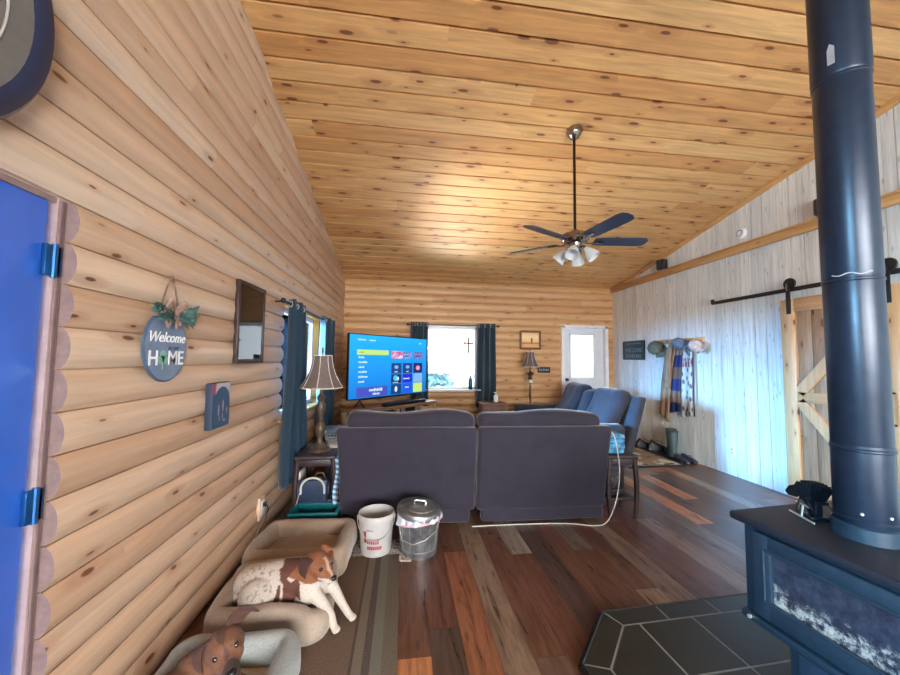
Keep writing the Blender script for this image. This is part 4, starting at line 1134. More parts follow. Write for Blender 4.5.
b = MB(); b.tube([(math.cos(a)*.14, math.sin(a)*.14-.0, .262-.10*math.sin((a-PI*1.5+PI/2))*0-(.13*math.sin(q*PI/12))) for q, a in [(q, -.05-PI*q/12*0-(PI-.1)*(q/12)*-1*0+(-(PI-.1))*(q/12)) for q in range(13)]], .0028, 6); b.build('wire_handle', M_silver, bu)

def galv():
    t = NT('galvanised steel'); co = t.coord(); v = t.voro(t.comb(t.math('MULTIPLY', t.sep(co)[0], 30.0), t.math('MULTIPLY', t.math('ADD', t.sep(co)[2], t.sep(co)[1]), 30.0), 0.0), 1.0, 'Color'); n = t.noise(co, 10, 3, .6)
    t.set(Base_Color=t.mix(.3, t.ramp(n, [(.3, (122, 126, 132)), (.7, (176, 180, 186))]), v), Metallic=.85, Roughness=.38); return t.m
M_galv = galv()
def galv2():
    t = NT('galvanised steel plain'); n = t.noise(t.coord(), 14, 5, .6); t.set(Base_Color=t.ramp(n, [(.3, (116, 120, 124)), (.7, (170, 174, 178))]), Metallic=.8, Roughness=.4); return t.m
M_galv = galv2()
tc_ = thing('metal_trash_can', 'small galvanised lidded can with white liner behind the sofa', 'trash can', (.145, 2.78, 0))
b = MB(); b.lathe([(0, .012), (.125, .012), (.128, 0), (.134, 0), (.134, .02), (.140, .03), (.140, .045), (.136, .05), (.152, .255), (.156, .262), (.152, .27), (0, .27)], (0, 0, 0), 48); b.build('can', M_galv, tc_)
b = MB()
for k in range(12):
    a = 2*PI*k/12; b.tube([(math.cos(a)*.137, math.sin(a)*.137, .055), (math.cos(a)*.150, math.sin(a)*.150, .225)], .004, 6, flat=(1, 1))
b.build('rib', M_galv, tc_)
Mt = Matrix.Rotation(math.radians(6), 3, 'Y') @ Matrix.Rotation(math.radians(4), 3, 'X')
b = MB(); b.lathe([(.164, -.034), (.168, -.030), (.168, 0), (.163, .008), (.15, .012), (.12, .014), (.115, .02), (.06, .026), (0, .028), (0, .022), (.158, 0), (.160, -.034)], (0, 0, .315), 48, Mt); ld = b.build('lid', M_galv, tc_)
b = MB(); b.tube([Mt @ V(p)+V((0, 0, .315)) for p in ((-.04, 0, .026), (-.04, 0, .055), (.04, 0, .055), (.04, 0, .026))], .007, 8); b.box(Mt @ V((.045, 0, .035))+V((0, 0, .315)), (.014, .03, .035), .003); b.build('handle', M_silver, ld)
b = MB()
def fn(u, v):
    a = u*2*PI; r = .157+.012*math.sin(a*7+2*v)*v+.006*math.sin(a*17)+.012*v
    return (math.cos(a)*r, math.sin(a)*r, .292-(.065+.030*math.sin(a-.6))*v)
b.surf(fn, 90, 6); o = b.build('bag_liner', mk('white bag liner', (206, 206, 220), .45, var=.06), tc_, 60, recalc=False); solidify(o, .003)
b = MB(); b.tube([(math.cos(2*PI*i/48)*.168, math.sin(2*PI*i/48)*.168, .292-(.063+.030*math.sin(2*PI*i/48-.6))) for i in range(48)], .006, 6, closed=True); b.build('bag_drawstring', mk('pink drawstring', (214, 172, 178), .5), o)
b = MB(); b.tube([(-.15, -.03, .22), (-.13, -.10, .13), (-.05, -.155, .12), (.04, -.16, .15), (.12, -.115, .19), (.152, -.03, .22)], .003, 6); b.build('wire_handle', M_silver, tc_)

# ------------------------------------------------------------------ striped rug
def rugm(t):
    x = t.sep(t.coord())[0]; n = t.noise(t.coord(), 160, 2, .6)
    stops = [(-.62, (100, 80, 66)), (-.225, (44, 38, 38)), (-.212, (112, 104, 92)), (-.165, (50, 48, 56)), (-.128, (104, 110, 100)), (-.075, (92, 86, 76)), (-.03, (88, 84, 72))]
    k = t.math('DIVIDE', t.math('ADD', x, .62), .64)
    c_ = t.ramp(k, [((p+.62)/.64, c) for p, c in stops], 'CONSTANT')
    t.set(Base_Color=t.mix(.35, c_, t.ramp(n, [(.3, (60, 50, 44)), (.7, (150, 128, 108))])), Roughness=.95); t.bump(n, .4, .004)
rg = MB(); rg.box((-.31, 1.80, .006), (.62, 1.86, .012), .004)
o = rg.build('striped_rug', print_mat('brown striped weave', rugm))
o.rotation_euler = (0, 0, math.radians(0)); tag(o, 'brown rug with dark and grey green edge stripes beneath the dog beds', 'rug')

# ------------------------------------------------------------------ mats and boots by the right wall
def rugp(t):
    co = t.coord(); g = t.sep(co); n = t.noise(co, 9, 3, .6, 1.5)
    vv = t.voro(t.comb(t.math('MULTIPLY', g[0], 4.0), t.math('MULTIPLY', g[1], 3.0), 0.0), 1.0)
    c_ = t.mix(t.smooth(vv, .3, .22), t.ramp(n, [(.35, (134, 106, 82)), (.6, (160, 132, 104))]), (206, 190, 158))
    c_ = t.mix(t.smooth(t.voro(t.comb(t.math('MULTIPLY', g[0], 3.0), t.math('MULTIPLY', g[1], 5.0), 0.0), 1.0), .16, .1), c_, (62, 48, 46))
    t.set(Base_Color=c_, Roughness=.95)
rt_ = thing('entry_rug', 'patterned tan rug with dark border beside the loveseat', 'rug', (3.46, 5.42, 0))
b = MB(); b.box((0, 0, .006), (.86, 1.7, .010), .003); b.build('pile', print_mat('tan patterned pile', rugp), rt_)
b = MB()
for s_ in (-1, 1): b.box((s_*.44, 0, .007), (.05, 1.80, .013), .004); b.box((0, s_*.875, .007), (.84, .05, .013), .004)
b.build('border', mk('dark rug border', (44, 38, 46), .9), rt_)
ty = thing('boot_tray', 'black shoe mat along the whitewashed wall', 'tray', (4.065, 5.30, 0))
b = MB(); b.box((0, 0, .005), (.26, 1.30, .010), .004); b.build('base', M_plastic_black, ty)
b = MB()
for s_ in (-1, 1): b.box((s_*.128, 0, .012), (.014, 1.30, .024), .004); b.box((0, s_*.645, .012), (.26, .014, .024), .004)
b.build('rim', M_plastic_black, ty)
M_boot = mk('grey green rubber', (70, 88, 92), .5, var=.12)
def boot(x, y, rz, label):
    t_ = thing('rubber_boot', label, 'boot', (x, y, .011), rz, None)
    b = MB()
    # shaft to foot, toe towards -y
    cs = [(0, 0, .40, .070, .078), (0, .0, .30, .066, .074), (0, .005, .20, .058, .068), (0, .0, .13, .052, .066), (0, -.02, .095, .05, .085), (0, -.05, .065, .05, .115), (0, -.06, .03, .052, .135), (0, -.06, .0, .05, .135)]
    rings = [b.ring(V((x_, y_, z_)), V((1, 0, 0))*rx/.1, V((0, 1, 0))*ry/.1, .1, 20) for x_, y_, z_, rx, ry in cs]
    b.skin(rings, cap=True); b.build('upper', M_boot, t_)
    b = MB(); rings = [b.ring(V((0, -.06, z_)), V((1, 0, 0))*.056/.1, V((0, 1, 0))*.142/.1, .1, 20) for z_ in (0, .022)]; b.skin(rings); b.build('sole', M_plastic_black, t_)
    b = MB(); b.tube([(math.cos(2*PI*i/24)*.071, math.sin(2*PI*i/24)*.079, .395) for i in range(24)], .005, 6, closed=True); b.build('top_band', M_plastic_black, t_)
boot(4.02, 4.90, 2.75, 'grey green rubber boot in front of its pair on the shoe mat'); boot(4.115, 5.05, 2.9, 'grey green rubber boot behind its pair, closer to the wall')
def shoe(x, y, rz, label, L_=.28, h=.10, m=None):
    t_ = thing('shoe', label, 'shoe', (x, y, .011), rz)
    b = MB(); k = L_/.28
    cs = [(.10, .035, .085), (.06, .042, h), (.0, .045, h*.75), (-.06, .048, h*.55), (-.11, .044, h*.42), (-.145, .02, h*.3)]
    rings = []
    for y_, rx, hz in cs:
        rings.append([b.bm.verts.new((math.copysign(abs(math.cos(a))**.8, math.cos(a))*rx, y_*k, .02+max(0, math.sin(a))*(hz-.02))) for a in [2*PI*i/18 for i in range(18)]])
    b.skin(rings); b.build('upper', m or mk('black leather', (28, 28, 36), .5), t_)
    b = MB(); b.prism([(-.04, .105*k), (.04, .105*k), (.046, 0), (.052, -.07*k), (.04, -.13*k), (0, -.152*k), (-.04, -.13*k), (-.052, -.07*k), (-.046, 0)], (0, 0, 0), (1, 0, 0), (0, 1, 0), (0, 0, .022)); b.build('sole', M_plastic_black, t_)
    b = MB()
    for q in range(4): b.tube([(-.025, (-.02-.022*q)*k, h*.80-.012*q+.012), (0, (-.022-.022*q)*k, h*.86-.013*q+.012), (.025, (-.02-.022*q)*k, h*.80-.012*q+.012)], .004, 5)
    b.build('laces', mk('dark laces', (60, 60, 70), .8), t_)
shoe(4.09, 5.36, 1.2, 'black high shoe at the far side of the rubber boots', .30, .17); shoe(3.98, 5.52, 1.5, 'black high shoe behind the others near the rug', .30, .16)
shoe(4.125, 4.735, .1, 'low dark blue shoe on the near end of the shoe mat', .28, .085, mk('dark blue leather', (36, 48, 74), .5)); shoe(4.01, 4.735, .05, 'low dark shoe beside the rubber boots on the near end', .28, .08, mk('slate leather', (48, 56, 72), .5))

# ------------------------------------------------------------------ hearth, stove, pipe, stove fan
M_tile = mk('dark green slate tile', (30, 35, 33), .34, var=.18, scale=9, bump=.1)
M_grout = mk('pale grey grout', (118, 120, 118), .8)
hp = thing('hearth_pad', 'dark tiled hearth pad with clipped corners under the stove', 'hearth', (1.78, 1.08, 0), math.radians(2.5))
HX0, HX1, HY0, HY1, CH = -.90, .72, -.95, .90, .30
poly = [(HX0, HY0+CH), (HX0, HY1-CH), (HX0+CH, HY1), (HX1, HY1), (HX1, HY0), (HX0+CH, HY0)]
b = MB(); b.prism(poly, (0, 0, 0), (1, 0, 0), (0, 1, 0), (0, 0, .0375)); b.build('grout_bed', M_grout, hp)
def clip(poly, n, d):
    out = []
    for i in range(len(poly)):
        a, c_ = poly[i], poly[(i+1) % len(poly)]
        da, dc = a[0]*n[0]+a[1]*n[1]-d, c_[0]*n[0]+c_[1]*n[1]-d
        if da <= 0: out.append(a)
        if da*dc < 0:
            t_ = da/(da-dc); out.append((a[0]+(c_[0]-a[0])*t_, a[1]+(c_[1]-a[1])*t_))
    return out
def inset(poly, g):
    ar = sum(poly[i][0]*poly[(i+1) % len(poly)][1]-poly[(i+1) % len(poly)][0]*poly[i][1] for i in range(len(poly)))
    q = poly if ar > 0 else poly[::-1]; res = q
    for i in range(len(q)):
        a, c_ = q[i], q[(i+1) % len(q)]; dx, dy = c_[0]-a[0], c_[1]-a[1]; L_ = math.hypot(dx, dy)
        if L_ < 1e-6: continue
        n = (dy/L_, -dx/L_); res = clip(res, n, n[0]*a[0]+n[1]*a[1]-g)
        if len(res) < 3: return []
    return res
ccw = [poly[0]] + poly[:0:-1]
if sum(ccw[i][0]*ccw[(i+1) % 6][1]-ccw[(i+1) % 6][0]*ccw[i][1] for i in range(6)) < 0: ccw = ccw[::-1]
g_ = .012; BWd = .115
inner = inset(ccw, BWd)
tl = MB()
def lay(p):
    if len(p) >= 3: tl.prism(p, (0, 0, .034), (1, 0, 0), (0, 1, 0), (0, 0, .005))
x = inner and min(p[0] for p in inner); T = .325
xs_ = [HX0+BWd+T*i for i in range(6)]; ys2 = [HY1-BWd-T*i for i in range(7)]
for i in range(5):
    for j in range(6):
        cell = [(xs_[i], ys2[j+1]), (xs_[i+1], ys2[j+1]), (xs_[i+1], ys2[j]), (xs_[i], ys2[j])]
        p = cell
        for k in range(6):
            a, c_ = ccw[k], ccw[(k+1) % 6]; dx, dy = c_[0]-a[0], c_[1]-a[1]; L_ = math.hypot(dx, dy); n = (dy/L_, -dx/L_)
            p = clip(p, n, n[0]*a[0]+n[1]*a[1]-BWd)
            if len(p) < 3: break
        if len(p) >= 3: lay(inset(p, g_/2))
for k in range(6):                       # border tiles along each side
    a, c_ = V((*ccw[k], 0)), V((*ccw[(k+1) % 6], 0)); ia = None
    d_ = (c_-a); L_ = d_.length; d_.normalize(); nn = V((-d_.y, d_.x, 0))
    m_ = max(1, round(L_/T))
    for q in range(m_):
        t0, t1 = L_*q/m_, L_*(q+1)/m_
        c4 = [a+d_*t0, a+d_*t1, a+d_*t1+nn*BWd, a+d_*t0+nn*BWd]
        p = [(v.x, v.y) for v in c4]
        for kk in range(6):
            e0, e1 = ccw[kk], ccw[(kk+1) % 6]; dx, dy = e1[0]-e0[0], e1[1]-e0[1]; LL = math.hypot(dx, dy); n = (dy/LL, -dx/LL)
            p = clip(p, n, n[0]*e0[0]+n[1]*e0[1])
        pv = V((*ccw[k-1], 0)); nx = V((*ccw[(k+2) % 6], 0))
        for base, other in ((a, pv), (c_, nx)):      # mitre at the corners
            e = (other-base).normalized(); dd = d_ if base is a else -d_
            bis = (dd+e).normalized(); n2 = V((-bis.y, bis.x, 0))
            if n2.dot(dd) > 0: n2 = -n2
            p = clip(p, (n2.x, n2.y), n2.dot(base))
        if len(p) >= 3: lay(inset(p, g_/2))
tl.build('slate_tiles', M_tile, hp)
b = MB()
for k in range(6):
    a, c_ = ccw[k], ccw[(k+1) % 6]; b.tube([(a[0], a[1], .022), (c_[0], c_[1], .022)], .022, 4)
b.build('edge_trim', M_black, hp)

M_stove = mk('blue lit stove paint', (32, 52, 68), .40, var=.1, scale=40)  # black paint tinted blue to carry the cool daylight on it
M_stovetop = mk('cast stove top', (24, 31, 44), .55, var=.15, scale=60, bump=.15)
def sootglass():
    t = NT('sooted stove glass'); co = t.coord('Generated'); g = t.sep(co)
    n = t.noise(t.comb(t.math('MULTIPLY', g[1], 9.0), t.math('MULTIPLY', g[2], 4.0), 0.0), 1.0, 8, .75, .2)
    edge = t.math('ADD', t.math('MULTIPLY', g[2], -1.5), t.math('MULTIPLY', n, 1.7))
    m = t.math('MULTIPLY', t.smooth(edge, .25, .75), t.smooth(n, .42, .62))
    c_ = t.mix(m, t.ramp(n, [(.3, (30, 36, 50)), (.7, (64, 72, 90))]), (190, 188, 180))
    t.set(Base_Color=c_, Roughness=t.math('MULTIPLY_ADD', m, .5, .12)); return t.m
sv = thing('wood_stove', 'black cast wood stove with sooty glass door on the hearth pad', 'stove', (1.765, 1.09, .039), math.radians(5))
# local: front faces -x, width along y
SH = .76
b = MB(); b.rbox((.0, 0, SH-.016), (.60, .74, .034), .012, 4); b.build('top_plate', M_stovetop, sv)
b = MB(); b.box((.02, 0, .535), (.50, .64, .41), .012); b.build('firebox', M_stove, sv)
b = MB(); b.box((-.245, 0, .55), (.045, .66, .37), .008); b.build('front_plate', M_stove, sv)
dg = MB()
yw_, zb_, zt_ = .565, .385, .715
for s_ in (-1, 1): dg.box((-.278, s_*(yw_/2-.035), (zb_+zt_)/2), (.03, .07, zt_-zb_), .008)
for z_, hh in ((zb_+.035, .07), (zt_-.03, .06)): dg.box((-.278, 0, z_), (.0295, yw_-.02, hh), .008)
dgo = dg.build('door_frame', M_stove, sv)
b = MB(); b.box((-.272, 0, (zb_+zt_)/2+.005), (.012, yw_-.13, zt_-zb_-.12)); b.build('door_glass', sootglass(), dgo)
b = MB(); b.tube([(-.294, -yw_/2+.05, zt_-.058), (-.294, yw_/2-.05, zt_-.058), (-.294, yw_/2-.05, zb_+.075), (-.294, -yw_/2+.05, zb_+.075)], .006, 6, closed=True); b.build('glass_bead', M_stove, dgo)
b = MB(); b.tube([(-.285, -yw_/2+.02, .52), (-.33, -yw_/2+.03, .50), (-.345, -yw_/2+.05, .46), (-.345, -yw_/2+.07, .39)], [.012, .012, .014, .016], 10); b.build('door_handle', M_black, dgo)
for z_ in (.42, .63): b = MB(); b.cyl((-.285, -yw_/2-.012, z_-.03), (-.285, -yw_/2-.012, z_+.03), .012, n=12); b.build('door_hinge', M_stove, dgo)
b = MB(); b.box((-.268, 0, .735), (.012, .60, .012), .003); b.build('air_slot_trim', M_silver, sv)
b = MB(); b.box((-.262, 0, .362), (.075, .66, .03), .008); b.build('ash_lip', M_stove, sv)
b = MB(); b.cyl((-.30, .29, .366), (-.308, .29, .366), .008, n=10); b.build('lip_screw', M_silver, sv)
b = MB(); b.box((.04, 0, .18), (.40, .50, .36), .01); b.build('pedestal', M_stove, sv)
b = MB(); b.box((.03, 0, .012), (.48, .58, .024), .006); b.build('pedestal_foot', M_stove, sv)
b = MB(); b.box((-.165, 0, .17), (.012, .42, .18), .004); ad = b.build('ash_drawer', mk('blue steel drawer', (52, 70, 92), .35, .3), sv)
b = MB(); b.tube([(-.172, -.08, .19), (-.195, -.08, .19), (-.195, .08, .19), (-.172, .08, .19)], .006, 8); b.build('drawer_handle', M_black, ad)

px_, py_ = 1.742, 1.16
ztop = ceil_z(py_)
pp = thing('stove_pipe', 'tall black stove pipe rising from the stove to the ceiling', 'stove pipe', (px_, py_, .80))
def pipem():
    t = NT('blue lit pipe enamel'); n = t.noise(t.coord(), 24, 4, .6); t.set(Base_Color=t.ramp(n, [(.3, (24, 36, 52)), (.7, (32, 46, 64))]), Roughness=.33, Metallic=.25); return t.m  # blue in this colour stands for cool light on black enamel
M_pipe = pipem(); PR = .084
for z0_, z1_, r_ in ((.05, .345, PR), (.345, .985, PR-.001), (.985, 1.80, PR), (1.80, ztop-.80+.02, PR+.004)):
    b = MB(); b.lathe([(r_-.004, z0_-.01), (r_, z0_), (r_, z1_-.024), (r_+.003, z1_-.020), (r_+.003, z1_-.014), (r_, z1_-.010), (r_, z1_), (r_-.004, z1_)], (0, 0, 0), 56, cap=False); b.build('pipe_section', M_pipe, pp)
b = MB(); b.lathe([(.086, 0), (.094, 0), (.094, .05), (.086, .055)], (0, 0, 0), 56, cap=False); b.build('flue_collar', M_stove, pp)
b = MB(); b.tube([(math.cos(2*PI*i/56)*(PR+.002), math.sin(2*PI*i/56)*(PR+.002), .075) for i in range(56)], .004, 6, closed=True); b.build('joint_bead', M_pipe, pp)
b = MB(); b.tube([(math.cos(a)*(PR+.0005), math.sin(a)*(PR+.0005), 0.988+.004*math.sin(a*9)) for a in [PI-.05+1.3*i/16 for i in range(17)]], .0022, 5); b.build('scratched_joint', mk('bare metal scratch', (170, 174, 178), .5), pp)
for a in (PI+.5, PI+1.4): 
    b = MB(); b.ell((math.cos(a)*PR, math.sin(a)*PR, .10), (.006, .006, .006), n=8); b.build('screw', M_silver, pp)
b = MB(); b.prism([(-.012, 1.83), (.009, 1.83), (.009, 1.90), (-.004, 1.915), (-.012, 1.89)], (math.cos(PI+.35)*(PR+.004), math.sin(PI+.35)*(PR+.004), 0), (-math.sin(PI+.35), math.cos(PI+.35), 0), (0, 0, 1), (math.cos(PI+.35)*.002, math.sin(PI+.35)*.002, 0)); b.build('worn_sticker', mk('silver sticker', (150, 152, 156), .4), pp)
b = MB(); b.lathe([(.088, 0), (.17, 0), (.172, .012), (.088, .02)], (0, 0, ztop-.80-.05), 48); b.build('ceiling_collar', M_pipe, pp)

sf_ = thing('stove_fan', 'small black heat powered fan on the stove top beside the pipe', 'stove fan', (1.72, 1.31, .80), math.radians(-18))
# local: blades face -x
M_fanblack = mk('black anodised aluminium', (26, 34, 46), .35, .5)
b = MB(); b.tube([(-.05, -.065, .004), (-.05, .065, .004)], .004, 8); b.tube([(-.05, 0, .004), (-.043, 0, .055)], .004, 8); b.tube([(-.043, -.035, .055), (-.043, .035, .055)], .004, 8); b.build('wire_guard', M_silver, sf_)
b = MB(); b.box((.0, 0, .008), (.07, .06, .016), .004); b.box((0, 0, .04), (.03, .045, .05), .006); b.build('base', M_fanblack, sf_)
b = MB()
for k in range(7):
    a = (k-3)*.2; b.box((.01, math.sin(a)*.03+a*.02, .105), (.05, .004, .085), .001, Matrix.Rotation(-a, 3, 'X'))
b.box((.01, 0, .07), (.05, .05, .014), .003); b.build('cooling_fins', M_fanblack, sf_)
b = MB(); b.cyl((-.02, 0, .085), (-.048, 0, .085), .012, n=14); mo = b.build('motor', M_fanblack, sf_)
for k in range(4):
    a = 2*PI*k/4+.4; R_ = Matrix.Rotation(a, 3, 'X') @ Matrix.Rotation(.5, 3, 'Z')
    b = MB(); b.prism([(-.010, .008), (.010, .008), (.030, .04), (.026, .062), (0, .068), (-.020, .055), (-.022, .03)], V((-.052, 0, .085)), R_ @ V((0, 1, 0)), R_ @ V((0, 0, 1)), R_ @ V((.0025, 0, 0))); b.build('blade', M_fanblack, mo)
# ------------------------------------------------------------------ dog beds
def bolster_bed(name, label, cx, cy, W_, D_, rz, m_b, m_c, r=.075, zc=.085, dips=(), seed=0.0, group=None):
    bd_ = thing(name, label, 'dog bed', (cx, cy, 0), rz, group)
    pts = []; rad = []; hw, hd = W_/2-r, D_/2-r; cr_ = .05
    corners = [(hw-cr_, hd-cr_, 0), (-(hw-cr_), hd-cr_, PI/2), (-(hw-cr_), -(hd-cr_), PI), (hw-cr_, -(hd-cr_), 3*PI/2)]
    path = []
    for i, (x, y, a0) in enumerate(corners):
        for k in range(7):
            a = a0+PI/2*k/6; path.append(V((x+math.cos(a)*cr_, y+math.sin(a)*cr_, 0)))
        nx = corners[(i+1) % 4]; a1 = nx[2]
        q = V((nx[0]+math.cos(a1)*cr_, nx[1]+math.sin(a1)*cr_, 0)); p = path[-1]
        for k in range(1, 9): path.append(p.lerp(q, k/9))
    b = MB(); L = len(path); rings = []
    for i, p in enumerate(path):
        t = (path[(i+1) % L]-path[i-1]).normalized(); n = V((t.y, -t.x, 0))
        k = 1.0; push = 0
        for (dx, dy, dr, dk) in dips:
            w = math.exp(-((p.x-dx)**2+(p.y-dy)**2)/dr**2); k -= dk*w; push += w*dk*.03
        o = wob(p, 4, .010, seed)
        ring = []
        for j in range(20):
            a = 2*PI*j/20
            ca, sa = math.cos(a), math.sin(a)
            rx, rz_ = r*(1+.05*math.sin(i*.7+seed)), zc*1.12*k
            q = p+n*(math.copysign(abs(ca)**.8, ca)*rx+push)+V((0, 0, rz_+math.copysign(abs(sa)**.75, sa)*rz_))
            q = q+o+wob(q, 14, .005, seed); q.z = max(q.z, .004+0*j)
            ring.append(b.bm.verts.new(q))
        rings.append(ring)
    b.skin(rings, cap=False, closed=True); b.build('bolster', m_b, bd_, 60)
    b = MB(); b.rbox((0, 0, .045), (W_-r*2.0, D_-r*2.0, .085), .035, 8, lambda p: (0, 0, .012*math.cos(p.x*6)*math.cos(p.y*6) if p.z > 0 else 0)+wob(p, 6, .008, seed) if False else V((0, 0, .014*math.cos(p.x*5)*math.cos(p.y*5) if p.z > 0 else 0))+wob(p, 6, .008, seed)); b.build('cushion', m_c, bd_, 60)
    b = MB(); b.tube([(p.x, p.y, zc*.5) for p in path], .004, 5, closed=True)
    return bd_
M_bedA = fabric('tan plush', (150, 130, 112), .14); M_bedA2 = fabric('tan plush cushion', (156, 138, 120), .12)
M_bedB = fabric('taupe plush', (150, 134, 120), .14); M_bedC = fabric('grey plush', (142, 146, 144), .12); M_bedC2 = fabric('cream fleece', (186, 178, 166), .12)
bolster_bed('dog_bed', 'empty tan dog bed against the teal bin', -.675, 2.73, .68, .54, -.05, M_bedA, M_bedA2, .052, .086, seed=.4, group='dog beds along the log wall')
bolster_bed('dog_bed', 'taupe dog bed in which the white and brown dog lies', -.67, 2.18, .60, .54, .03, M_bedB, M_bedB, .058, .088, dips=((.27, -.16, .12, .30), (.28, .0, .10, .25)), seed=1.7, group='dog beds along the log wall')
bolster_bed('dog_bed', 'grey dog bed in which the brown dog lies', -.70, 1.56, .54, .54, .0, M_bedC, M_bedC2, .050, .090, seed=2.9, group='dog beds along the log wall')

# ------------------------------------------------------------------ dogs
def body_mesh(parts, voxel=.007, smooth=6):
    """parts: ('e', centre, radii, matrix) ellipsoids and ('c', points, radii) tapered limbs, fused into one surface"""
    b = MB()
    for p in parts:
        if p[0] == 'e': b.ell(p[1], p[2], p[3] if len(p) > 3 else None, 20)
        else:
            pts, rr = [V(q) for q in p[1]], p[2]
            for i in range(len(pts)-1):
                n = max(2, int((pts[i+1]-pts[i]).length/.012))
                for k in range(n+1):
                    t_ = k/n; r_ = rr[i]*(1-t_)+rr[i+1]*t_
                    b.ell(pts[i].lerp(pts[i+1], t_), (r_, r_, r_), None, 12)
    me = b.mesh('body_source', None)
    o = bpy.data.objects.new('body_source', me); COL.objects.link(o)
    m = o.modifiers.new('fuse', 'REMESH'); m.mode = 'VOXEL'; m.voxel_size = voxel
    s_ = o.modifiers.new('soft', 'SMOOTH'); s_.iterations = smooth; s_.factor = .5
    bpy.context.view_layer.update()
    out = bpy.data.meshes.new_from_object(o.evaluated_get(bpy.context.evaluated_depsgraph_get()))
    bpy.data.objects.remove(o); bpy.data.meshes.remove(me)
    out.polygons.foreach_set('use_smooth', [True]*len(out.polygons))
    return out
def fur_mat(name):
    t = NT(name); a = t.n.new('ShaderNodeVertexColor'); a.layer_name = 'coat'
    n = t.noise(t.coord(), 180, 2, .6); c_ = t.mix(1.0, a.outputs[0], t.ramp(n, [(.3, (214, 214, 214)), (.65, (255, 255, 255))]), 'MULTIPLY')
    t.set(Base_Color=c_, Roughness=.8, Sheen_Weight=.05); t.bump(n, .3, .003); return t.m
M_fur = fur_mat('short fur')
def paint(me, fn):
    a = me.color_attributes.new('coat', 'FLOAT_COLOR', 'POINT')
    for i, v in enumerate(me.vertices): a.data[i].color = (*lin(fn(v.co)), 1)
def head_parts(c, f, u, s=1.0, muzzle=.075):
    """skull + muzzle along direction f with up u; returns parts and axes"""
    f = V(f).normalized(); u = (V(u)-f*V(u).dot(f)).normalized(); r_ = f.cross(u)      # r_: the dog's right
    M = Matrix((f, -r_, u)).transposed()
    c = V(c)
    P = lambda x, y, z: c+f*x*s-r_*y*s+u*z*s
    parts = [('e', P(0, 0, 0), (.066*s, .060*s, .056*s), M), ('e', P(.025, 0, .012), (.045*s, .044*s, .036*s), M),
             ('e', P(.045, .022, -.012), (.034*s, .028*s, .028*s), M), ('e', P(.045, -.022, -.012), (.034*s, .028*s, .028*s), M),
             ('c', [P(.04, 0, -.012), P(.04+muzzle*.55, 0, -.02), P(.04+muzzle, 0, -.022)], [.040*s, .031*s, .024*s]),
             ('c', [P(.03, 0, -.036), P(.03+muzzle*.8, 0, -.042)], [.028*s, .017*s]),
             ('e', P(.036+muzzle*.9, .014, -.03), (.022*s, .014*s, .018*s), M), ('e', P(.036+muzzle*.9, -.014, -.03), (.022*s, .014*s, .018*s), M),
             ('e', P(.044, .028, .026), (.018*s, .012*s, .010*s), M), ('e', P(.044, -.028, .026), (.018*s, .012*s, .010*s), M)]
    return parts, P, M
def paw(parts, p, d, s=1.0):
    """four toes at the end of a leg; p wrist end, d direction on the ground"""
    p, d = V(p), V(d).normalized(); sd = V((-d.y, d.x, 0)).normalized()
    parts.append(('e', p+d*.012, (.022*s, .020*s, .015*s)))
    for k, o in enumerate((-.018, -.006, .006, .018)):
        q = p+d*(.030 if k in (1, 2) else .024)*s+sd*o*s; q.z = max(.024, q.z-.004)
        parts.append(('c', [p+d*.01+sd*o*.8*s, q], [.010*s, .0095*s]))
def ear(parent, P, M, pts, w0, w1, mat, name='ear', thick=.008):
    """flap from base to tip; pts in head space (x fwd, y left, z up)"""
    return
M_eye = mk('dark brown eye', (24, 14, 10), .08, var=.05, coat=1.0); M_nose = mk('black nose leather', (22, 20, 22), .32, var=.15)

# white and brown dog, chest over the bolster, fore paws on the rug
hp1, P1, HM1 = head_parts((-.445, 2.10, .318), (.78, -.56, -.20), (.10, -.02, 1), 1.14, .056)
parts = list(hp1)
Rz = Matrix.Rotation(math.radians(-12), 3, 'Z')
parts += [('e', (-.79, 2.165, .20), (.105, .10, .095)),                     # rump
          ('e', (-.735, 2.060, .180), (.098, .066, .098), Matrix.Rotation(.25, 3, 'Y')),   # near thigh
          ('e', (-.76, 2.215, .17), (.10, .06, .085)),                      # far thigh
          ('c', [(-.78, 2.14, .215), (-.68, 2.14, .232), (-.58, 2.13, .235), (-.50, 2.115, .232)], [.085, .090, .094, .088]),
          ('e', (-.60, 2.12, .175), (.14, .085, .075)),
          ('e', (-.485, 2.085, .215), (.075, .075, .095)),                   # near shoulder
          ('e', (-.44, 2.13, .20), (.06, .07, .085)),                        # brisket
          ('c', [(-.50, 2.12, .265), (-.465, 2.105, .300), (-.45, 2.10, .315)], [.078, .064, .056]),   # neck
          ('c', [(-.455, 2.055, .195), (-.40, 2.030, .155), (-.352, 2.020, .095), (-.335, 2.010, .046)], [.042, .030, .023, .021]),   # near fore leg
          ('c', [(-.425, 2.14, .195), (-.365, 2.135, .168), (-.305, 2.110, .085), (-.268, 2.090, .044)], [.044, .032, .023, .021]),    # far fore leg
          ('c', [(-.735, 2.03, .125), (-.66, 2.01, .118), (-.60, 2.005, .112)], [.034, .024, .021]),  # near hind foot
          ('c', [(-.86, 2.10, .16), (-.90, 2.04, .15), (-.86, 1.99, .145), (-.80, 1.985, .14)], [.022, .018, .014, .009])]  # tail
paw(parts, (-.333, 2.006, .036), (.75, -.55, 0)); paw(parts, (-.262, 2.086, .036), (.8, -.5, 0)); paw(parts, (-.60, 2.004, .112), (1, -.1, 0))
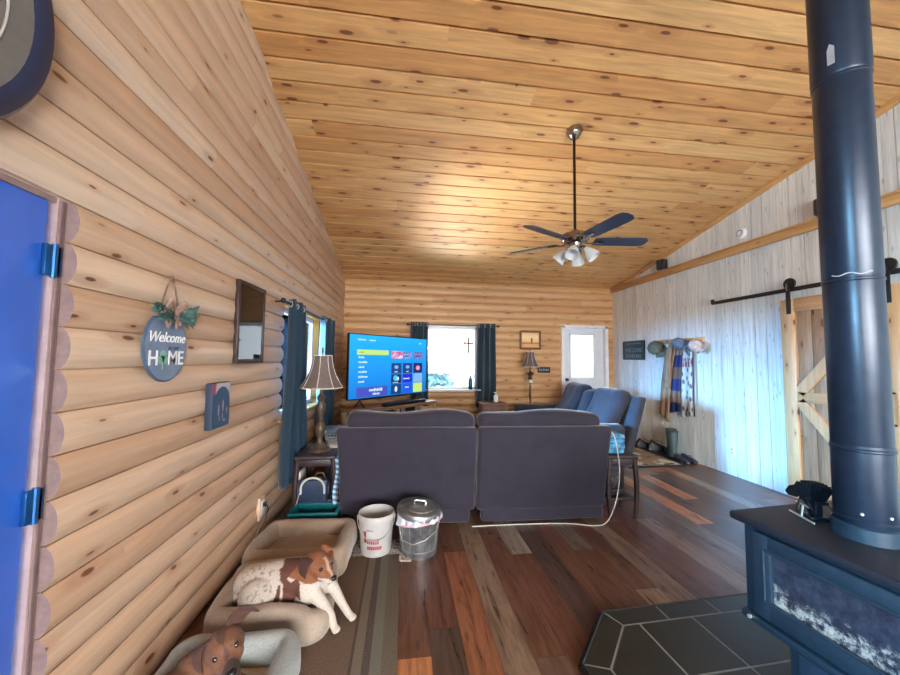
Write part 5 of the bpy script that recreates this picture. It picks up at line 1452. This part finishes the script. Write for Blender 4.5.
# ears: near one hangs, far one folded up
def earparts(P, base, mid, tip, w):
    return [('c', [P(*base), P(*mid), P(*tip)], [w, w*.95, w*.45])]
me = body_mesh(parts, .0065, 7)
W_, BR, DB, SP = (200, 188, 176), (132, 80, 50), (94, 54, 40), (160, 136, 118)
f1 = V((.78, -.56, -.20)).normalized()
def coat1(p):
    n = noise.noise(p*22)*.022; n2 = noise.noise(p*70+V((5, 1, 2)))
    h = p-V((-.445, 2.10, .318)); hx = h.dot(f1); u1 = HM1.col[2]; r1 = HM1.col[1]; hz = h.dot(u1); hy = h.dot(r1)
    if h.length < .16 and (hz > -.060+n or hx > .02) and p.z > .225 and hx > -.072:
        if hx > .070+n*.4 and hz < -.018+n*.3: return W_                              # white chin and lips
        if abs(hy) < .009+n*.15 and hx > .04: return (188, 160, 140)                   # pale nose bridge
        if hz < -.058: return W_
        return BR
    x = p.x+n*1.6+.25*(p.y-2.10)
    if -.625 < x < -.535-(.24-p.z)*.10 and p.z > .135+.0*x and p.y < 2.22: return DB
    if p.x < -.62 and p.x > -.68+n*1.5 and p.y < 2.07 and .12 < p.z < .245 and abs(p.x+.632-(p.z-.18)*.25) < .014: return DB
    if p.x < -.66 and n2 > .34: return SP
    return W_
paint(me, coat1); me.materials.append(M_fur)
dog = bpy.data.objects.new('dog', me); COL.objects.link(dog)
tag(dog, 'white and brown dog lying over the edge of the taupe bed, head turned', 'dog')
def ear_flap(parent, P, rows, mat, name='ear'):
    """rows: list of (centre in head space, half width vector in head space)"""
    b = MB(); g = []
    for (c_, w_) in rows:
        c_, w_ = V(c_), V(w_); row = []
        for t_ in (-1, -.5, 0, .5, 1):
            q = c_+w_*t_; row.append(b.bm.verts.new(P(q.x, q.y, q.z+.004*(1-t_*t_))))
        g.append(row)
    for i in range(len(g)-1):
        for j in range(4): b.face([g[i][j], g[i+1][j], g[i+1][j+1], g[i][j+1]])
    o = b.build(name, mat, parent, 80, recalc=True); solidify(o, .007); subsurf(o, 1); return o
M_ear1 = mk('dark brown ear fur', (62, 36, 30), .85, var=.2, scale=40, sheen=.05)
M_ear1b = mk('red brown ear fur', (134, 78, 48), .85, var=.2, scale=40, sheen=.05)
def eyes_nose(parent, P, M, s=1.0, muzzle=.07):
    for y_ in (-.031, .031):
        b = MB(); b.ell(P(.056, y_, .014), (.0095*s, .0095*s, .0095*s), None, 14); b.build('eye', M_eye, parent)
    b = MB(); b.ell(P(.04+muzzle+.020, 0, -.013), (.012*s, .016*s, .012*s), M, 14); b.build('nose', M_nose, parent)
    b = MB(); b.tube([P(.048+muzzle, .016, -.040), P(.056+muzzle, 0, -.036), P(.048+muzzle, -.016, -.040)], .0022*s, 5); b.build('mouth_line', M_nose, parent)
eyes_nose(dog, P1, HM1, 1.14, .056)
# the dog's right ear (away from the lens in x, towards the wall) hangs; its left ear is folded up at the back of the head
ear_flap(dog, P1, [((-.012, -.046, .036), (.030, .004, .006)), ((-.020, -.066, .030), (.034, 0, 0)), ((-.020, -.074, .004), (.034, 0, 0)), ((-.012, -.072, -.028), (.026, 0, 0)), ((-.004, -.066, -.052), (.010, 0, 0))], M_ear1)
ear_flap(dog, P1, [((-.010, .040, .040), (.028, .004, 0)), ((-.014, .058, .052), (.030, 0, 0)), ((-.008, .074, .044), (.030, 0, 0)), ((.002, .080, .018), (.024, 0, 0)), ((.010, .080, -.006), (.010, 0, 0))], M_ear1b)

# brown dog in the grey bed, looking up towards the camera
hp2, P2, HM2 = head_parts((-.668, 1.56, .322), (.50, -.86, .0), (-.27, -.125, .94), 1.12, .070)
parts = list(hp2)
parts += [('e', (-.82, 1.50, .17), (.11, .15, .085)), ('e', (-.84, 1.38, .165), (.11, .12, .085)),
          ('c', [(-.80, 1.60, .18), (-.74, 1.60, .235), (-.69, 1.575, .295)], [.085, .072, .062]),
          ('c', [(-.76, 1.62, .15), (-.68, 1.64, .135), (-.60, 1.60, .135)], [.045, .030, .024]),
          ('c', [(-.60, 1.60, .135), (-.555, 1.575, .140)], [.022, .020]),
          ('c', [(-.78, 1.45, .14), (-.68, 1.43, .13), (-.62, 1.40, .128)], [.042, .028, .022]),
          ('c', [(-.86, 1.30, .14), (-.76, 1.27, .125), (-.68, 1.29, .12)], [.03, .02, .012])]
paw(parts, (-.56, 1.577, .139), (.9, -.3, 0), .9); paw(parts, (-.62, 1.40, .128), (.9, -.3, 0), .9)
me = body_mesh(parts, .0065, 7)
f2 = V((.50, -.86, .0)).normalized()
def coat2(p):
    n = noise.noise(p*24)*.02; h = p-V((-.668, 1.56, .322)); hx = h.dot(f2); hz = h.dot(HM2.col[2]); hy = h.dot(HM2.col[1])
    k = .5+.5*noise.noise(p*V((60, 60, 60))[0] if False else p*55)
    if h.length < .19 and p.z > .19:
        if hx > .11+n: return (62, 44, 38)
        if abs(hy) < .012+n and hz > .0: return (84, 56, 42)
        return (122, 80, 56) if k > .35 else (104, 68, 50)
    if p.x > -.74 and p.z < .2: return (112, 76, 56)
    return (60, 50, 48) if k > .45 else (80, 60, 52)
paint(me, coat2); me.materials.append(M_fur)
dog2 = bpy.data.objects.new('dog', me); COL.objects.link(dog2)
tag(dog2, 'brown dog with one ear up, curled in the grey bed and looking up', 'dog')
eyes_nose(dog2, P2, HM2, 1.12, .070)
M_ear2 = mk('dark red brown ear fur', (72, 44, 36), .85, var=.2, scale=40, sheen=.05)
ear_flap(dog2, P2, [((-.010, .038, .040), (.010, -.026, .018)), ((-.012, .058, .062), (.008, -.028, .022)), ((-.006, .080, .074), (.006, -.022, .028)), ((.006, .102, .066), (.004, -.010, .026)), ((.016, .118, .050), (.002, -.004, .008))], M_ear2)
ear_flap(dog2, P2, [((-.012, -.040, .036), (.020, .016, .012)), ((-.014, -.066, .036), (.022, .012, .014)), ((-.010, -.086, .012), (.022, .014, 0)), ((-.004, -.088, -.020), (.018, .012, 0)), ((.0, -.082, -.044), (.007, .004, 0))], M_ear2)
# ------------------------------------------------------------------ outdoors: snow-pale ground, bushes, porch post
M_ground = mk('pale dry ground', (196, 204, 200), .9, var=.08, scale=2)
g = MB(); g.box((1.5, 8, -.45), (60, 60, .3)); tag(g.build('ground', M_ground, angle=None), kind='structure')
M_leaf = mk('pale blue green leaves', (120, 150, 142), .6, var=.3, scale=3)
M_bark = mk('grey bark', (110, 90, 76), .8)
rnd = random.Random(11)
def shrub(x, y, h, r, n, label):
    t_ = thing('shrub', label, 'shrub', (x, y, -.3), 0, 'bushes outside the back window')
    b = MB()
    for i in range(5):
        a = rnd.uniform(0, 2*PI); b.tube([(0, 0, 0), (math.cos(a)*r*.3, math.sin(a)*r*.3, h*.5), (math.cos(a)*r*.7, math.sin(a)*r*.7, h*.9)], [.03, .02, .008], 6)
    b.build('stem', M_bark, t_)
    l = MB()
    for i in range(n):
        a = rnd.uniform(0, 2*PI); q = rnd.random()**.5*r; z = rnd.uniform(.15, 1)*h
        k = q*(1-.5*(z/h)**2); p = V((math.cos(a)*k, math.sin(a)*k, z))
        d = V((rnd.gauss(0, 1), rnd.gauss(0, 1), rnd.gauss(.3, .6))).normalized(); e = d.orthogonal().normalized(); s = rnd.uniform(.04, .075)
        vs = [l.bm.verts.new(p+d*s*1.5*math.cos(w_)+e*s*.6*math.sin(w_)+d.cross(e)*.012*math.cos(2*w_)) for w_ in (0, PI/3, 2*PI/3, PI, 4*PI/3, 5*PI/3)]
        l.face(vs)
    l.build('foliage', M_leaf, t_, angle=None, recalc=False)
shrub(.75, 11.2, 1.75, 1.0, 1500, 'wide bush seen through the back window beside the television')
shrub(3.1, 11.8, 1.5, .8, 1100, 'smaller bush seen through the back window beyond the porch post')
p = MB(); p.box((1.36, 8.1, 1.15), (.13, .13, 3.2), .01)
tag(p.build('porch_post', mk('reddish porch timber', (214, 166, 144), .7)), 'square reddish timber porch post standing outside the back window', 'post')

# ------------------------------------------------------------------ light: sky, and daylight through the windows, and added lamps behind the camera
W = bpy.data.worlds.new('sky'); scene.world = W; W.use_nodes = True
nt = W.node_tree; bg = nt.nodes['Background']
tc = nt.nodes.new('ShaderNodeTexCoord'); sp = nt.nodes.new('ShaderNodeSeparateXYZ'); rp = nt.nodes.new('ShaderNodeValToRGB')
nt.links.new(tc.outputs['Generated'], sp.inputs[0]); nt.links.new(sp.outputs[2], rp.inputs[0])
rp.color_ramp.elements[0].color = (.86, .93, 1, 1); rp.color_ramp.elements[1].color = (.42, .64, 1, 1)
nt.links.new(rp.outputs[0], bg.inputs[0]); bg.inputs[1].default_value = SKY
def area(name, loc, rot, sx, sy, e, col):
    l = bpy.data.lights.new(name, 'AREA'); l.shape = 'RECTANGLE'; l.size = sx; l.size_y = sy; l.energy = e; l.color = col
    o = bpy.data.objects.new(name, l); o.location = loc; o.rotation_euler = rot; COL.objects.link(o); return o
def aim(o, tgt):
    o.rotation_euler = (V(tgt)-o.location).to_track_quat('-Z', 'Y').to_euler(); return o
aim(area('daylight_left_window', (-6.5, 4.0, 2.5), (0, 0, 0), 3.6, 1.8, E_LEFT, (.18, .52, 1)), (4.2, 4.0, .5))
aim(area('added_lamp_near_left', (-2.6, -1.7, 2.0), (0, 0, 0), 1.8, 1.4, E_NEAR, (.34, .72, 1)), (1.6, 1.0, .7))  # added lamp outside the unseen left window, blue fill on the stove
aim(area('daylight_back_window', (.6, 8.6, 3.3), (0, 0, 0), 1.8, 1.0, E_BACK, (.80, .92, 1)), (.9, 6.7, 1.5))
aim(area('added_lamp_rear', (1.4, -4.6, 1.7), (0, 0, 0), 4.6, 2.0, E_REAR, (1, .95, .9)), (1.5, 2.5, 1.7))  # added lamp outside the unseen rear openings, general fill
aim(area('ground_bounce_back_window', (.9, 8.3, .05), (0, 0, 0), 2.0, .7, E_GB, (1, .93, .82)), (.9, 5.2, 2.9))
aim(area('ground_bounce_left_window', (-2.5, 4.2, .15), (0, 0, 0), 1.8, .7, E_GL, (1, .93, .82)), (1.2, 3.9, 3.4))
# ------------------------------------------------------------------ camera
cd = bpy.data.cameras.new('camera'); cam = bpy.data.objects.new('camera', cd); COL.objects.link(cam)
cd.sensor_fit = 'HORIZONTAL'; cd.sensor_width = 36; cd.lens = 36*355/900; cd.clip_start = .02; cd.clip_end = 200
yw, pt, rl = math.radians(7.5), math.radians(3.4), math.radians(.65)
fw = V((math.sin(yw)*math.cos(pt), math.cos(yw)*math.cos(pt), math.sin(pt)))
rt = V((math.cos(yw), -math.sin(yw), 0)); up = rt.cross(fw)
rt2 = rt*math.cos(rl)+up*math.sin(rl); up2 = -rt*math.sin(rl)+up*math.cos(rl)
cam.matrix_world = Matrix((rt2, up2, -fw)).transposed().to_4x4()
cam.location = (0, 0, 1.45)
scene.camera = cam
scene.view_settings.view_transform = 'Standard'; scene.view_settings.look = 'None'
scene.view_settings.exposure = EXPO; scene.view_settings.gamma = 1
scene.view_settings.use_curve_mapping = False
cy = scene.cycles
cy.max_bounces = 10; cy.diffuse_bounces = 6; cy.glossy_bounces = 4; cy.transmission_bounces = 6; cy.transparent_max_bounces = 8
cy.sample_clamp_indirect = 6.0; cy.use_denoising = True
cy.caustics_reflective = False; cy.caustics_refractive = False
